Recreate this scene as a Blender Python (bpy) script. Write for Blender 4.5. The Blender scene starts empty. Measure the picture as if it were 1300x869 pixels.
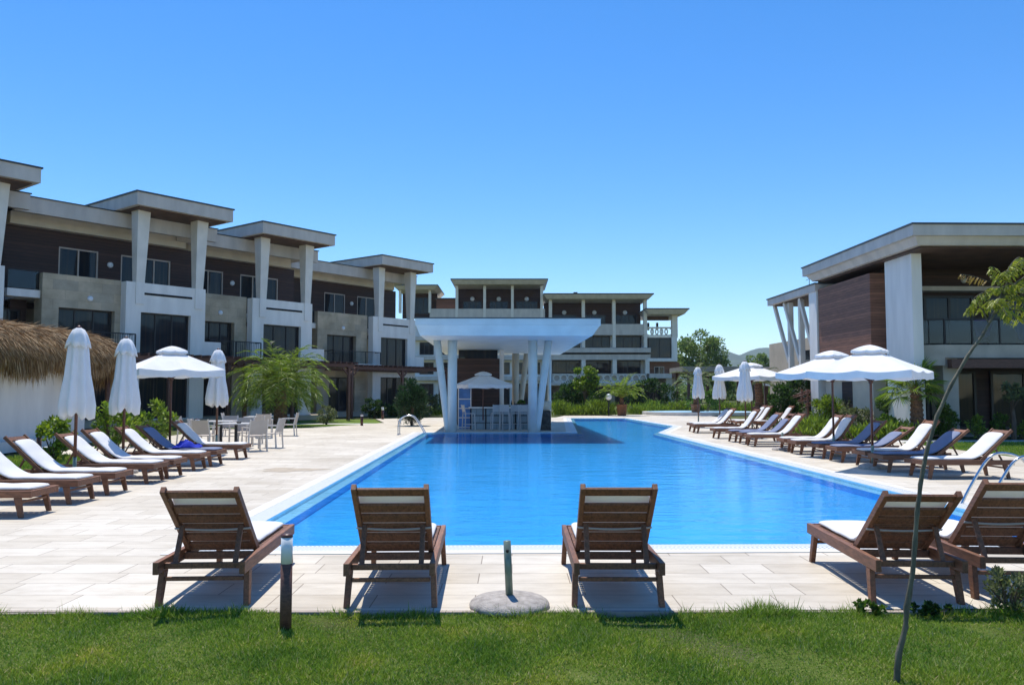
import bpy, bmesh, math, random
import numpy as np
from mathutils import Vector, Matrix
from mathutils.geometry import tessellate_polygon

SC = bpy.context.scene
COL = SC.collection
R = math.radians
PI = math.pi

# ------------------------------------------------------------------ camera
H = 1.65
PITCH = math.atan(63 / 1040)
cam_d = bpy.data.cameras.new("camera")
cam_d.sensor_width = 36
cam_d.lens = 28.8
cam_d.clip_start = 0.05
cam_d.clip_end = 9000
cam = bpy.data.objects.new("camera", cam_d)
cam.location = (0, 0, H)
cam.rotation_euler = (R(90) + PITCH, 0, 0)
COL.objects.link(cam)
SC.camera = cam

# ------------------------------------------------------------------ sky, sun, exposure
SUN_EL, SUN_AZ = R(68), R(-20)        # azimuth from +Y towards +X
w = bpy.data.worlds.new("World")
SC.world = w
w.use_nodes = True
nt = w.node_tree
bg = nt.nodes["Background"]
sky = nt.nodes.new("ShaderNodeTexSky")
sky.sky_type = 'NISHITA'
sky.sun_disc = False
sky.sun_elevation = SUN_EL
sky.sun_rotation = SUN_AZ
sky.altitude = 100
sky.air_density = 0.92
sky.dust_density = 0.1
sky.ozone_density = 4.2
hsv = nt.nodes.new('ShaderNodeHueSaturation')
hsv.inputs['Saturation'].default_value = 1.3
hsv.inputs['Hue'].default_value = 0.503
nt.links.new(sky.outputs[0], hsv.inputs['Color'])
nt.links.new(hsv.outputs[0], bg.inputs[0])
bg.inputs[1].default_value = 0.15
sun_d = bpy.data.lights.new("sun", 'SUN')
sun_d.energy = 4.2
sun_d.angle = R(0.5)
sun_d.color = (1.0, 0.95, 0.87)
sun = bpy.data.objects.new("sun", sun_d)
sv = Vector((math.sin(SUN_AZ) * math.cos(SUN_EL), math.cos(SUN_AZ) * math.cos(SUN_EL), math.sin(SUN_EL)))
sun.rotation_euler = sv.to_track_quat('Z', 'Y').to_euler()
sun.location = (0, 0, 40)
COL.objects.link(sun)
SC.view_settings.view_transform = 'Standard'
SC.view_settings.look = 'None'
SC.view_settings.exposure = 0.36
SC.view_settings.gamma = 1.0
SC.view_settings.use_curve_mapping = False

# ------------------------------------------------------------------ materials
def newmat(name):
    m = bpy.data.materials.new(name)
    m.use_nodes = True
    t = m.node_tree
    return m, t, t.nodes["Principled BSDF"]

def N(t, kind, **kw):
    n = t.nodes.new("ShaderNode" + kind)
    for k, v in kw.items():
        if k in n.inputs:
            n.inputs[k].default_value = v
        else:
            setattr(n, k, v)
    return n

def ramp(t, fac, stops):
    r = t.nodes.new("ShaderNodeValToRGB")
    e = r.color_ramp.elements
    while len(e) < len(stops):
        e.new(0.5)
    for i, (p, c) in enumerate(stops):
        e[i].position = p
        e[i].color = (c[0], c[1], c[2], 1)
    t.links.new(fac, r.inputs[0])
    return r

def col4(c):
    return (c[0], c[1], c[2], 1)

def shade(c, k):
    return tuple(min(1, v * k) for v in c)

def noisy(name, c, rough=0.6, scale=6.0, amp=0.25, bump=0.0, bscale=60.0, stretch=(1, 1, 1), spec=0.4, metallic=0.0):
    """plain surface with mild mottling and a little bump, object coordinates"""
    m, t, p = newmat(name)
    tc = N(t, "TexCoord")
    mp = N(t, "Mapping")
    mp.inputs["Scale"].default_value = stretch
    t.links.new(tc.outputs["Object"], mp.inputs[0])
    no = N(t, "TexNoise", Scale=scale, Detail=5.0)
    t.links.new(mp.outputs[0], no.inputs["Vector"])
    r = ramp(t, no.outputs["Fac"], [(0.3, shade(c, 1 - amp)), (0.7, shade(c, 1 + amp))])
    t.links.new(r.outputs[0], p.inputs["Base Color"])
    p.inputs["Roughness"].default_value = rough
    p.inputs["Metallic"].default_value = metallic
    p.inputs["Specular IOR Level"].default_value = spec
    if bump > 0:
        n2 = N(t, "TexNoise", Scale=bscale, Detail=4.0)
        t.links.new(mp.outputs[0], n2.inputs["Vector"])
        b = N(t, "Bump", Strength=bump, Distance=0.01)
        t.links.new(n2.outputs["Fac"], b.inputs["Height"])
        t.links.new(b.outputs[0], p.inputs["Normal"])
    return m

def wood(name, c, rough=0.5):
    m, t, p = newmat(name)
    tc = N(t, "TexCoord")
    mp = N(t, "Mapping")
    mp.inputs["Scale"].default_value = (3, 22, 22)
    t.links.new(tc.outputs["Object"], mp.inputs[0])
    no = N(t, "TexNoise", Scale=2.2, Detail=8.0, Distortion=0.8)
    t.links.new(mp.outputs[0], no.inputs["Vector"])
    r = ramp(t, no.outputs["Fac"], [(0.28, shade(c, 0.55)), (0.5, c), (0.75, shade(c, 1.5))])
    oi = N(t, "ObjectInfo")
    mm = N(t, "MapRange")
    mm.inputs["To Min"].default_value = 0.8
    mm.inputs["To Max"].default_value = 1.2
    t.links.new(oi.outputs["Random"], mm.inputs["Value"])
    hs = N(t, "HueSaturation")
    t.links.new(mm.outputs[0], hs.inputs["Value"])
    t.links.new(r.outputs[0], hs.inputs["Color"])
    t.links.new(hs.outputs[0], p.inputs["Base Color"])
    p.inputs["Roughness"].default_value = rough
    b = N(t, "Bump", Strength=0.25, Distance=0.004)
    t.links.new(no.outputs["Fac"], b.inputs["Height"])
    t.links.new(b.outputs[0], p.inputs["Normal"])
    return m

def planks(name, c, step=0.16):
    """horizontal boards: dark joints every step metres up the wall"""
    m, t, p = newmat(name)
    tc = N(t, "TexCoord")
    sx = N(t, "SeparateXYZ")
    t.links.new(tc.outputs["Object"], sx.inputs[0])
    dv = N(t, "Math", operation='DIVIDE')
    dv.inputs[1].default_value = step
    t.links.new(sx.outputs["Z"], dv.inputs[0])
    fr = N(t, "Math", operation='FRACT')
    t.links.new(dv.outputs[0], fr.inputs[0])
    fl = N(t, "Math", operation='FLOOR')
    t.links.new(dv.outputs[0], fl.inputs[0])
    gt = N(t, "Math", operation='GREATER_THAN')
    gt.inputs[1].default_value = 0.09
    t.links.new(fr.outputs[0], gt.inputs[0])
    mp = N(t, "Mapping")
    mp.inputs["Scale"].default_value = (1.2, 1.2, 30)
    t.links.new(tc.outputs["Object"], mp.inputs[0])
    no = N(t, "TexNoise", Scale=1.5, Detail=6.0)
    t.links.new(mp.outputs[0], no.inputs["Vector"])
    wn = N(t, "TexWhiteNoise", noise_dimensions='1D')
    t.links.new(fl.outputs[0], wn.inputs["W"])
    ad = N(t, "Math", operation='ADD')
    sc = N(t, "Math", operation='MULTIPLY')
    sc.inputs[1].default_value = 0.35
    t.links.new(wn.outputs["Value"], sc.inputs[0])
    t.links.new(sc.outputs[0], ad.inputs[0])
    t.links.new(no.outputs["Fac"], ad.inputs[1])
    r = ramp(t, ad.outputs[0], [(0.3, shade(c, 0.6)), (0.6, c), (0.95, shade(c, 1.7))])
    mx = N(t, "MixRGB", blend_type='MULTIPLY')
    mx.inputs[0].default_value = 1
    t.links.new(r.outputs[0], mx.inputs[1])
    gr = ramp(t, gt.outputs[0], [(0.0, (0.2, 0.2, 0.2)), (1.0, (1, 1, 1))])
    t.links.new(gr.outputs[0], mx.inputs[2])
    t.links.new(mx.outputs[0], p.inputs["Base Color"])
    p.inputs["Roughness"].default_value = 0.65
    b = N(t, "Bump", Strength=0.5, Distance=0.01)
    t.links.new(gt.outputs[0], b.inputs["Height"])
    t.links.new(b.outputs[0], p.inputs["Normal"])
    return m

def bricks(name, c1, c2, mortar, wd, ht, plane='xz', mort=0.006, rough=0.7, amp=0.2, bump=0.3, nscale=1.2):
    m, t, p = newmat(name)
    tc = N(t, "TexCoord")
    sx = N(t, "SeparateXYZ")
    t.links.new(tc.outputs["Object"], sx.inputs[0])
    cb = N(t, "CombineXYZ")
    if plane == 'xz':
        ad = N(t, "Math", operation='ADD')
        t.links.new(sx.outputs["X"], ad.inputs[0])
        t.links.new(sx.outputs["Y"], ad.inputs[1])
        t.links.new(ad.outputs[0], cb.inputs["X"])
        t.links.new(sx.outputs["Z"], cb.inputs["Y"])
    else:
        t.links.new(sx.outputs["X"], cb.inputs["X"])
        t.links.new(sx.outputs["Y"], cb.inputs["Y"])
    bt = N(t, "TexBrick")
    bt.inputs["Scale"].default_value = 1.0
    bt.inputs["Brick Width"].default_value = wd
    bt.inputs["Row Height"].default_value = ht
    bt.inputs["Mortar Size"].default_value = mort
    bt.inputs["Mortar Smooth"].default_value = 0.2
    bt.inputs["Color1"].default_value = col4(c1)
    bt.inputs["Color2"].default_value = col4(c2)
    bt.inputs["Mortar"].default_value = col4(mortar)
    t.links.new(cb.outputs[0], bt.inputs["Vector"])
    no = N(t, "TexNoise", Scale=nscale, Detail=8.0, Roughness=0.65)
    t.links.new(tc.outputs["Object"], no.inputs["Vector"])
    r = ramp(t, no.outputs["Fac"], [(0.3, (1 - amp, 1 - amp, 1 - amp * 1.15)), (0.7, (1 + amp, 1 + amp, 1 + amp))])
    mx = N(t, "MixRGB", blend_type='MULTIPLY')
    mx.inputs[0].default_value = 1
    t.links.new(bt.outputs["Color"], mx.inputs[1])
    t.links.new(r.outputs[0], mx.inputs[2])
    t.links.new(mx.outputs[0], p.inputs["Base Color"])
    p.inputs["Roughness"].default_value = rough
    inv = N(t, "Math", operation='SUBTRACT')
    inv.inputs[0].default_value = 1
    t.links.new(bt.outputs["Fac"], inv.inputs[1])
    b = N(t, "Bump", Strength=bump, Distance=0.006)
    t.links.new(inv.outputs[0], b.inputs["Height"])
    t.links.new(b.outputs[0], p.inputs["Normal"])
    return m

def leafmat(name, c, var=0.5, trans=0.35, rough=0.5, hue=0.03):
    """foliage: each leaf its own tone, some light passes through"""
    m, t, p = newmat(name)
    g = N(t, "NewGeometry")
    r = ramp(t, g.outputs["Random Per Island"], [(0.0, (c[0] * (1 - var), c[1] * (1 - var), c[2] * (1 - var))),
                                                 (0.55, c), (1.0, (c[0] * (1 + var * 1.3), c[1] * (1 + var), c[2] * (1 + var * 0.3)))])
    t.links.new(r.outputs[0], p.inputs["Base Color"])
    p.inputs["Roughness"].default_value = rough
    p.inputs["Specular IOR Level"].default_value = 0.3
    tr = N(t, "BsdfTranslucent")
    hs = N(t, "HueSaturation", Value=1.3, Saturation=1.1)
    t.links.new(r.outputs[0], hs.inputs["Color"])
    t.links.new(hs.outputs[0], tr.inputs["Color"])
    mx = N(t, "MixShader")
    mx.inputs[0].default_value = trans
    t.links.new(p.outputs[0], mx.inputs[1])
    t.links.new(tr.outputs[0], mx.inputs[2])
    t.links.new(mx.outputs[0], t.nodes["Material Output"].inputs["Surface"])
    return m

def fabric(name, c, trans=0.25, scale=260, rough=0.9):
    m, t, p = newmat(name)
    tc = N(t, "TexCoord")
    no = N(t, "TexNoise", Scale=3.0, Detail=4.0)
    t.links.new(tc.outputs["Object"], no.inputs["Vector"])
    r = ramp(t, no.outputs["Fac"], [(0.3, shade(c, 0.93)), (0.7, shade(c, 1.04))])
    t.links.new(r.outputs[0], p.inputs["Base Color"])
    p.inputs["Roughness"].default_value = rough
    p.inputs["Specular IOR Level"].default_value = 0.15
    wv = N(t, "TexNoise", Scale=float(scale), Detail=2.0)
    t.links.new(tc.outputs["Object"], wv.inputs["Vector"])
    n3 = N(t, "TexNoise", Scale=9.0, Detail=3.0)
    t.links.new(tc.outputs["Object"], n3.inputs["Vector"])
    ad = N(t, "Math", operation='MULTIPLY_ADD')
    ad.inputs[1].default_value = 0.15
    t.links.new(wv.outputs["Fac"], ad.inputs[0])
    t.links.new(n3.outputs["Fac"], ad.inputs[2])
    b = N(t, "Bump", Strength=0.35, Distance=0.02)
    t.links.new(ad.outputs[0], b.inputs["Height"])
    t.links.new(b.outputs[0], p.inputs["Normal"])
    if trans > 0:
        tr = N(t, "BsdfTranslucent")
        tr.inputs["Color"].default_value = col4(c)
        mx = N(t, "MixShader")
        mx.inputs[0].default_value = trans
        t.links.new(p.outputs[0], mx.inputs[1])
        t.links.new(tr.outputs[0], mx.inputs[2])
        t.links.new(mx.outputs[0], t.nodes["Material Output"].inputs["Surface"])
    return m

def window_glass(name, c=(0.015, 0.02, 0.026)):
    m, t, p = newmat(name)
    tc = N(t, "TexCoord")
    mp = N(t, "Mapping")
    mp.inputs["Scale"].default_value = (7.0, 7.0, 0.15)
    t.links.new(tc.outputs["Object"], mp.inputs[0])
    no = N(t, "TexNoise", Scale=1.2, Detail=2.0)
    t.links.new(mp.outputs[0], no.inputs["Vector"])
    # curtains seen dimly behind dark glass
    r = ramp(t, no.outputs["Fac"], [(0.45, c), (0.62, (0.03, 0.028, 0.027)), (0.8, (0.07, 0.064, 0.06))])
    t.links.new(r.outputs[0], p.inputs["Base Color"])
    p.inputs["Roughness"].default_value = 0.04
    p.inputs["Specular IOR Level"].default_value = 0.3
    n2 = N(t, "TexNoise", Scale=0.7, Detail=1.0)
    t.links.new(tc.outputs["Object"], n2.inputs["Vector"])
    b = N(t, "Bump", Strength=0.06, Distance=0.3)
    t.links.new(n2.outputs["Fac"], b.inputs["Height"])
    t.links.new(b.outputs[0], p.inputs["Normal"])
    return m

def clear_glass(name, tint=(0.5, 0.56, 0.62)):
    m, t, p = newmat(name)
    tr = N(t, "BsdfTransparent")
    tr.inputs["Color"].default_value = col4(tint)
    gl = N(t, "BsdfGlossy", Roughness=0.02)
    fr = N(t, "Fresnel", IOR=1.5)
    mx = N(t, "MixShader")
    t.links.new(fr.outputs[0], mx.inputs[0])
    t.links.new(tr.outputs[0], mx.inputs[1])
    t.links.new(gl.outputs[0], mx.inputs[2])
    t.links.new(mx.outputs[0], t.nodes["Material Output"].inputs["Surface"])
    return m

def water(name, tint):
    m, t, p = newmat(name)
    tr = N(t, "BsdfTransparent")
    tr.inputs["Color"].default_value = col4(tint)
    gl = N(t, "BsdfGlossy", Roughness=0.06)
    tc = N(t, "TexCoord")
    mp = N(t, "Mapping")
    mp.inputs["Scale"].default_value = (0.8, 1.5, 1.0)
    t.links.new(tc.outputs["Object"], mp.inputs[0])
    n1 = N(t, "TexNoise", Scale=5.0, Detail=3.0)
    n2 = N(t, "TexNoise", Scale=1.3, Detail=2.0)
    t.links.new(mp.outputs[0], n1.inputs["Vector"])
    t.links.new(mp.outputs[0], n2.inputs["Vector"])
    ad = N(t, "Math", operation='MULTIPLY_ADD')
    ad.inputs[1].default_value = 0.4
    t.links.new(n1.outputs["Fac"], ad.inputs[0])
    t.links.new(n2.outputs["Fac"], ad.inputs[2])
    b = N(t, "Bump", Strength=0.32, Distance=0.05)
    t.links.new(ad.outputs[0], b.inputs["Height"])
    fr = N(t, "Fresnel", IOR=1.33)
    t.links.new(b.outputs[0], fr.inputs["Normal"])
    t.links.new(b.outputs[0], gl.inputs["Normal"])
    k = N(t, "Math", operation='MULTIPLY')
    k.inputs[1].default_value = 0.8
    t.links.new(fr.outputs[0], k.inputs[0])
    mx = N(t, "MixShader")
    t.links.new(k.outputs[0], mx.inputs[0])
    t.links.new(tr.outputs[0], mx.inputs[1])
    t.links.new(gl.outputs[0], mx.inputs[2])
    t.links.new(mx.outputs[0], t.nodes["Material Output"].inputs["Surface"])
    return m

def grassmat(name, a, b_, c_, sc=1.2):
    m, t, p = newmat(name)
    tc = N(t, "TexCoord")
    n1 = N(t, "TexNoise", Scale=sc, Detail=6.0)
    n2 = N(t, "TexNoise", Scale=45.0, Detail=4.0)
    t.links.new(tc.outputs["Object"], n1.inputs["Vector"])
    t.links.new(tc.outputs["Object"], n2.inputs["Vector"])
    ad = N(t, "Math", operation='MULTIPLY_ADD')
    ad.inputs[1].default_value = 0.5
    t.links.new(n2.outputs["Fac"], ad.inputs[0])
    t.links.new(n1.outputs["Fac"], ad.inputs[2])
    r = ramp(t, ad.outputs[0], [(0.5, a), (0.75, b_), (1.0, c_)])
    t.links.new(r.outputs[0], p.inputs["Base Color"])
    p.inputs["Roughness"].default_value = 0.9
    p.inputs["Specular IOR Level"].default_value = 0.1
    b = N(t, "Bump", Strength=0.8, Distance=0.05)
    t.links.new(n2.outputs["Fac"], b.inputs["Height"])
    t.links.new(b.outputs[0], p.inputs["Normal"])
    return m

def blademat(name):
    m, t, p = newmat(name)
    g = N(t, "NewGeometry")
    tc = N(t, "TexCoord")
    n1 = N(t, "TexNoise", Scale=1.6, Detail=5.0)
    t.links.new(tc.outputs["Object"], n1.inputs["Vector"])
    r1 = ramp(t, g.outputs["Random Per Island"], [(0, (0.11, 0.2, 0.015)), (0.6, (0.235, 0.36, 0.035)), (0.86, (0.34, 0.44, 0.08)), (1, (0.52, 0.46, 0.24))])
    r2 = ramp(t, n1.outputs["Fac"], [(0.32, (0.55, 0.72, 0.6)), (0.48, (0.9, 0.95, 0.9)), (0.58, (1.12, 1.06, 1.0)), (0.72, (1.6, 1.22, 1.2))])
    mx = N(t, "MixRGB", blend_type='MULTIPLY')
    mx.inputs[0].default_value = 1
    t.links.new(r1.outputs[0], mx.inputs[1])
    t.links.new(r2.outputs[0], mx.inputs[2])
    t.links.new(mx.outputs[0], p.inputs["Base Color"])
    p.inputs["Roughness"].default_value = 0.5
    p.inputs["Specular IOR Level"].default_value = 0.3
    tr = N(t, "BsdfTranslucent")
    t.links.new(mx.outputs[0], tr.inputs["Color"])
    ms = N(t, "MixShader")
    ms.inputs[0].default_value = 0.4
    t.links.new(p.outputs[0], ms.inputs[1])
    t.links.new(tr.outputs[0], ms.inputs[2])
    t.links.new(ms.outputs[0], t.nodes["Material Output"].inputs["Surface"])
    return m

def pavers(name):
    """travertine laid in mixed courses: two brick patterns chosen by wide bands, cloudy stone inside each slab"""
    m, t, p = newmat(name)
    tc = N(t, "TexCoord")
    outs = []
    for wd, ht, off in ((0.8, 0.4, 0.37), (0.6, 0.4, 0.5)):
        bt = N(t, "TexBrick")
        bt.offset = off
        bt.inputs["Scale"].default_value = 1.0
        bt.inputs["Brick Width"].default_value = wd
        bt.inputs["Row Height"].default_value = ht
        bt.inputs["Mortar Size"].default_value = 0.0055
        bt.inputs["Mortar Smooth"].default_value = 0.3
        bt.inputs["Color1"].default_value = (0.62, 0.57, 0.48, 1)
        bt.inputs["Color2"].default_value = (0.52, 0.465, 0.375, 1)
        bt.inputs["Mortar"].default_value = (0.26, 0.215, 0.165, 1)
        t.links.new(tc.outputs["Object"], bt.inputs["Vector"])
        outs.append(bt)
    sx = N(t, "SeparateXYZ")
    t.links.new(tc.outputs["Object"], sx.inputs[0])
    dv = N(t, "Math", operation='DIVIDE')
    dv.inputs[1].default_value = 0.4
    t.links.new(sx.outputs["Y"], dv.inputs[0])
    fl = N(t, "Math", operation='FLOOR')
    t.links.new(dv.outputs[0], fl.inputs[0])
    wn = N(t, "TexWhiteNoise", noise_dimensions='1D')
    t.links.new(fl.outputs[0], wn.inputs["W"])
    gt = N(t, "Math", operation='GREATER_THAN')
    gt.inputs[1].default_value = 0.68
    t.links.new(wn.outputs["Value"], gt.inputs[0])
    mc = N(t, "MixRGB")
    t.links.new(gt.outputs[0], mc.inputs[0])
    t.links.new(outs[0].outputs["Color"], mc.inputs[1])
    t.links.new(outs[1].outputs["Color"], mc.inputs[2])
    mf = N(t, "MixRGB")
    t.links.new(gt.outputs[0], mf.inputs[0])
    t.links.new(outs[0].outputs["Fac"], mf.inputs[1])
    t.links.new(outs[1].outputs["Fac"], mf.inputs[2])
    mp = N(t, "Mapping")
    mp.inputs["Scale"].default_value = (0.8, 2.2, 1)
    t.links.new(tc.outputs["Object"], mp.inputs[0])
    n1 = N(t, "TexNoise", Scale=2.6, Detail=9.0, Roughness=0.7)
    t.links.new(mp.outputs[0], n1.inputs["Vector"])
    n2 = N(t, "TexNoise", Scale=0.35, Detail=4.0)
    t.links.new(tc.outputs["Object"], n2.inputs["Vector"])
    r1 = ramp(t, n1.outputs["Fac"], [(0.3, (0.84, 0.82, 0.79)), (0.55, (1.03, 1.03, 1.03)), (0.75, (1.1, 1.1, 1.1))])
    r2 = ramp(t, n2.outputs["Fac"], [(0.35, (0.9, 0.88, 0.85)), (0.6, (1.08, 1.08, 1.08))])
    m1 = N(t, "MixRGB", blend_type='MULTIPLY')
    m1.inputs[0].default_value = 1
    t.links.new(mc.outputs[0], m1.inputs[1])
    t.links.new(r1.outputs[0], m1.inputs[2])
    m2 = N(t, "MixRGB", blend_type='MULTIPLY')
    m2.inputs[0].default_value = 1
    t.links.new(m1.outputs[0], m2.inputs[1])
    t.links.new(r2.outputs[0], m2.inputs[2])
    t.links.new(m2.outputs[0], p.inputs["Base Color"])
    p.inputs["Roughness"].default_value = 0.6
    p.inputs["Specular IOR Level"].default_value = 0.3
    inv = N(t, "Math", operation='SUBTRACT')
    inv.inputs[0].default_value = 1
    t.links.new(mf.outputs[0], inv.inputs[1])
    ad = N(t, "Math", operation='MULTIPLY_ADD')
    ad.inputs[1].default_value = 0.15
    t.links.new(n1.outputs["Fac"], ad.inputs[0])
    t.links.new(inv.outputs[0], ad.inputs[2])
    b = N(t, "Bump", Strength=0.3, Distance=0.006)
    t.links.new(ad.outputs[0], b.inputs["Height"])
    t.links.new(b.outputs[0], p.inputs["Normal"])
    return m

def gratemat(name):
    m, t, p = newmat(name)
    tc = N(t, "TexCoord")
    sx = N(t, "SeparateXYZ")
    t.links.new(tc.outputs["UV"], sx.inputs[0])
    ml = N(t, "Math", operation='MULTIPLY')
    ml.inputs[1].default_value = 1 / 0.045
    t.links.new(sx.outputs["X"], ml.inputs[0])
    fr = N(t, "Math", operation='FRACT')
    t.links.new(ml.outputs[0], fr.inputs[0])
    gt = N(t, "Math", operation='GREATER_THAN')
    gt.inputs[1].default_value = 0.36
    t.links.new(fr.outputs[0], gt.inputs[0])
    r = ramp(t, gt.outputs[0], [(0, (0.16, 0.19, 0.22)), (1, (0.78, 0.8, 0.8))])
    t.links.new(r.outputs[0], p.inputs["Base Color"])
    p.inputs["Roughness"].default_value = 0.45
    return m

def thatchmat(name):
    m, t, p = newmat(name)
    g = N(t, "NewGeometry")
    r = ramp(t, g.outputs["Random Per Island"], [(0, (0.14, 0.08, 0.035)), (0.5, (0.36, 0.215, 0.09)), (1, (0.6, 0.42, 0.22))])
    t.links.new(r.outputs[0], p.inputs["Base Color"])
    p.inputs["Roughness"].default_value = 0.8
    return m

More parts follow.
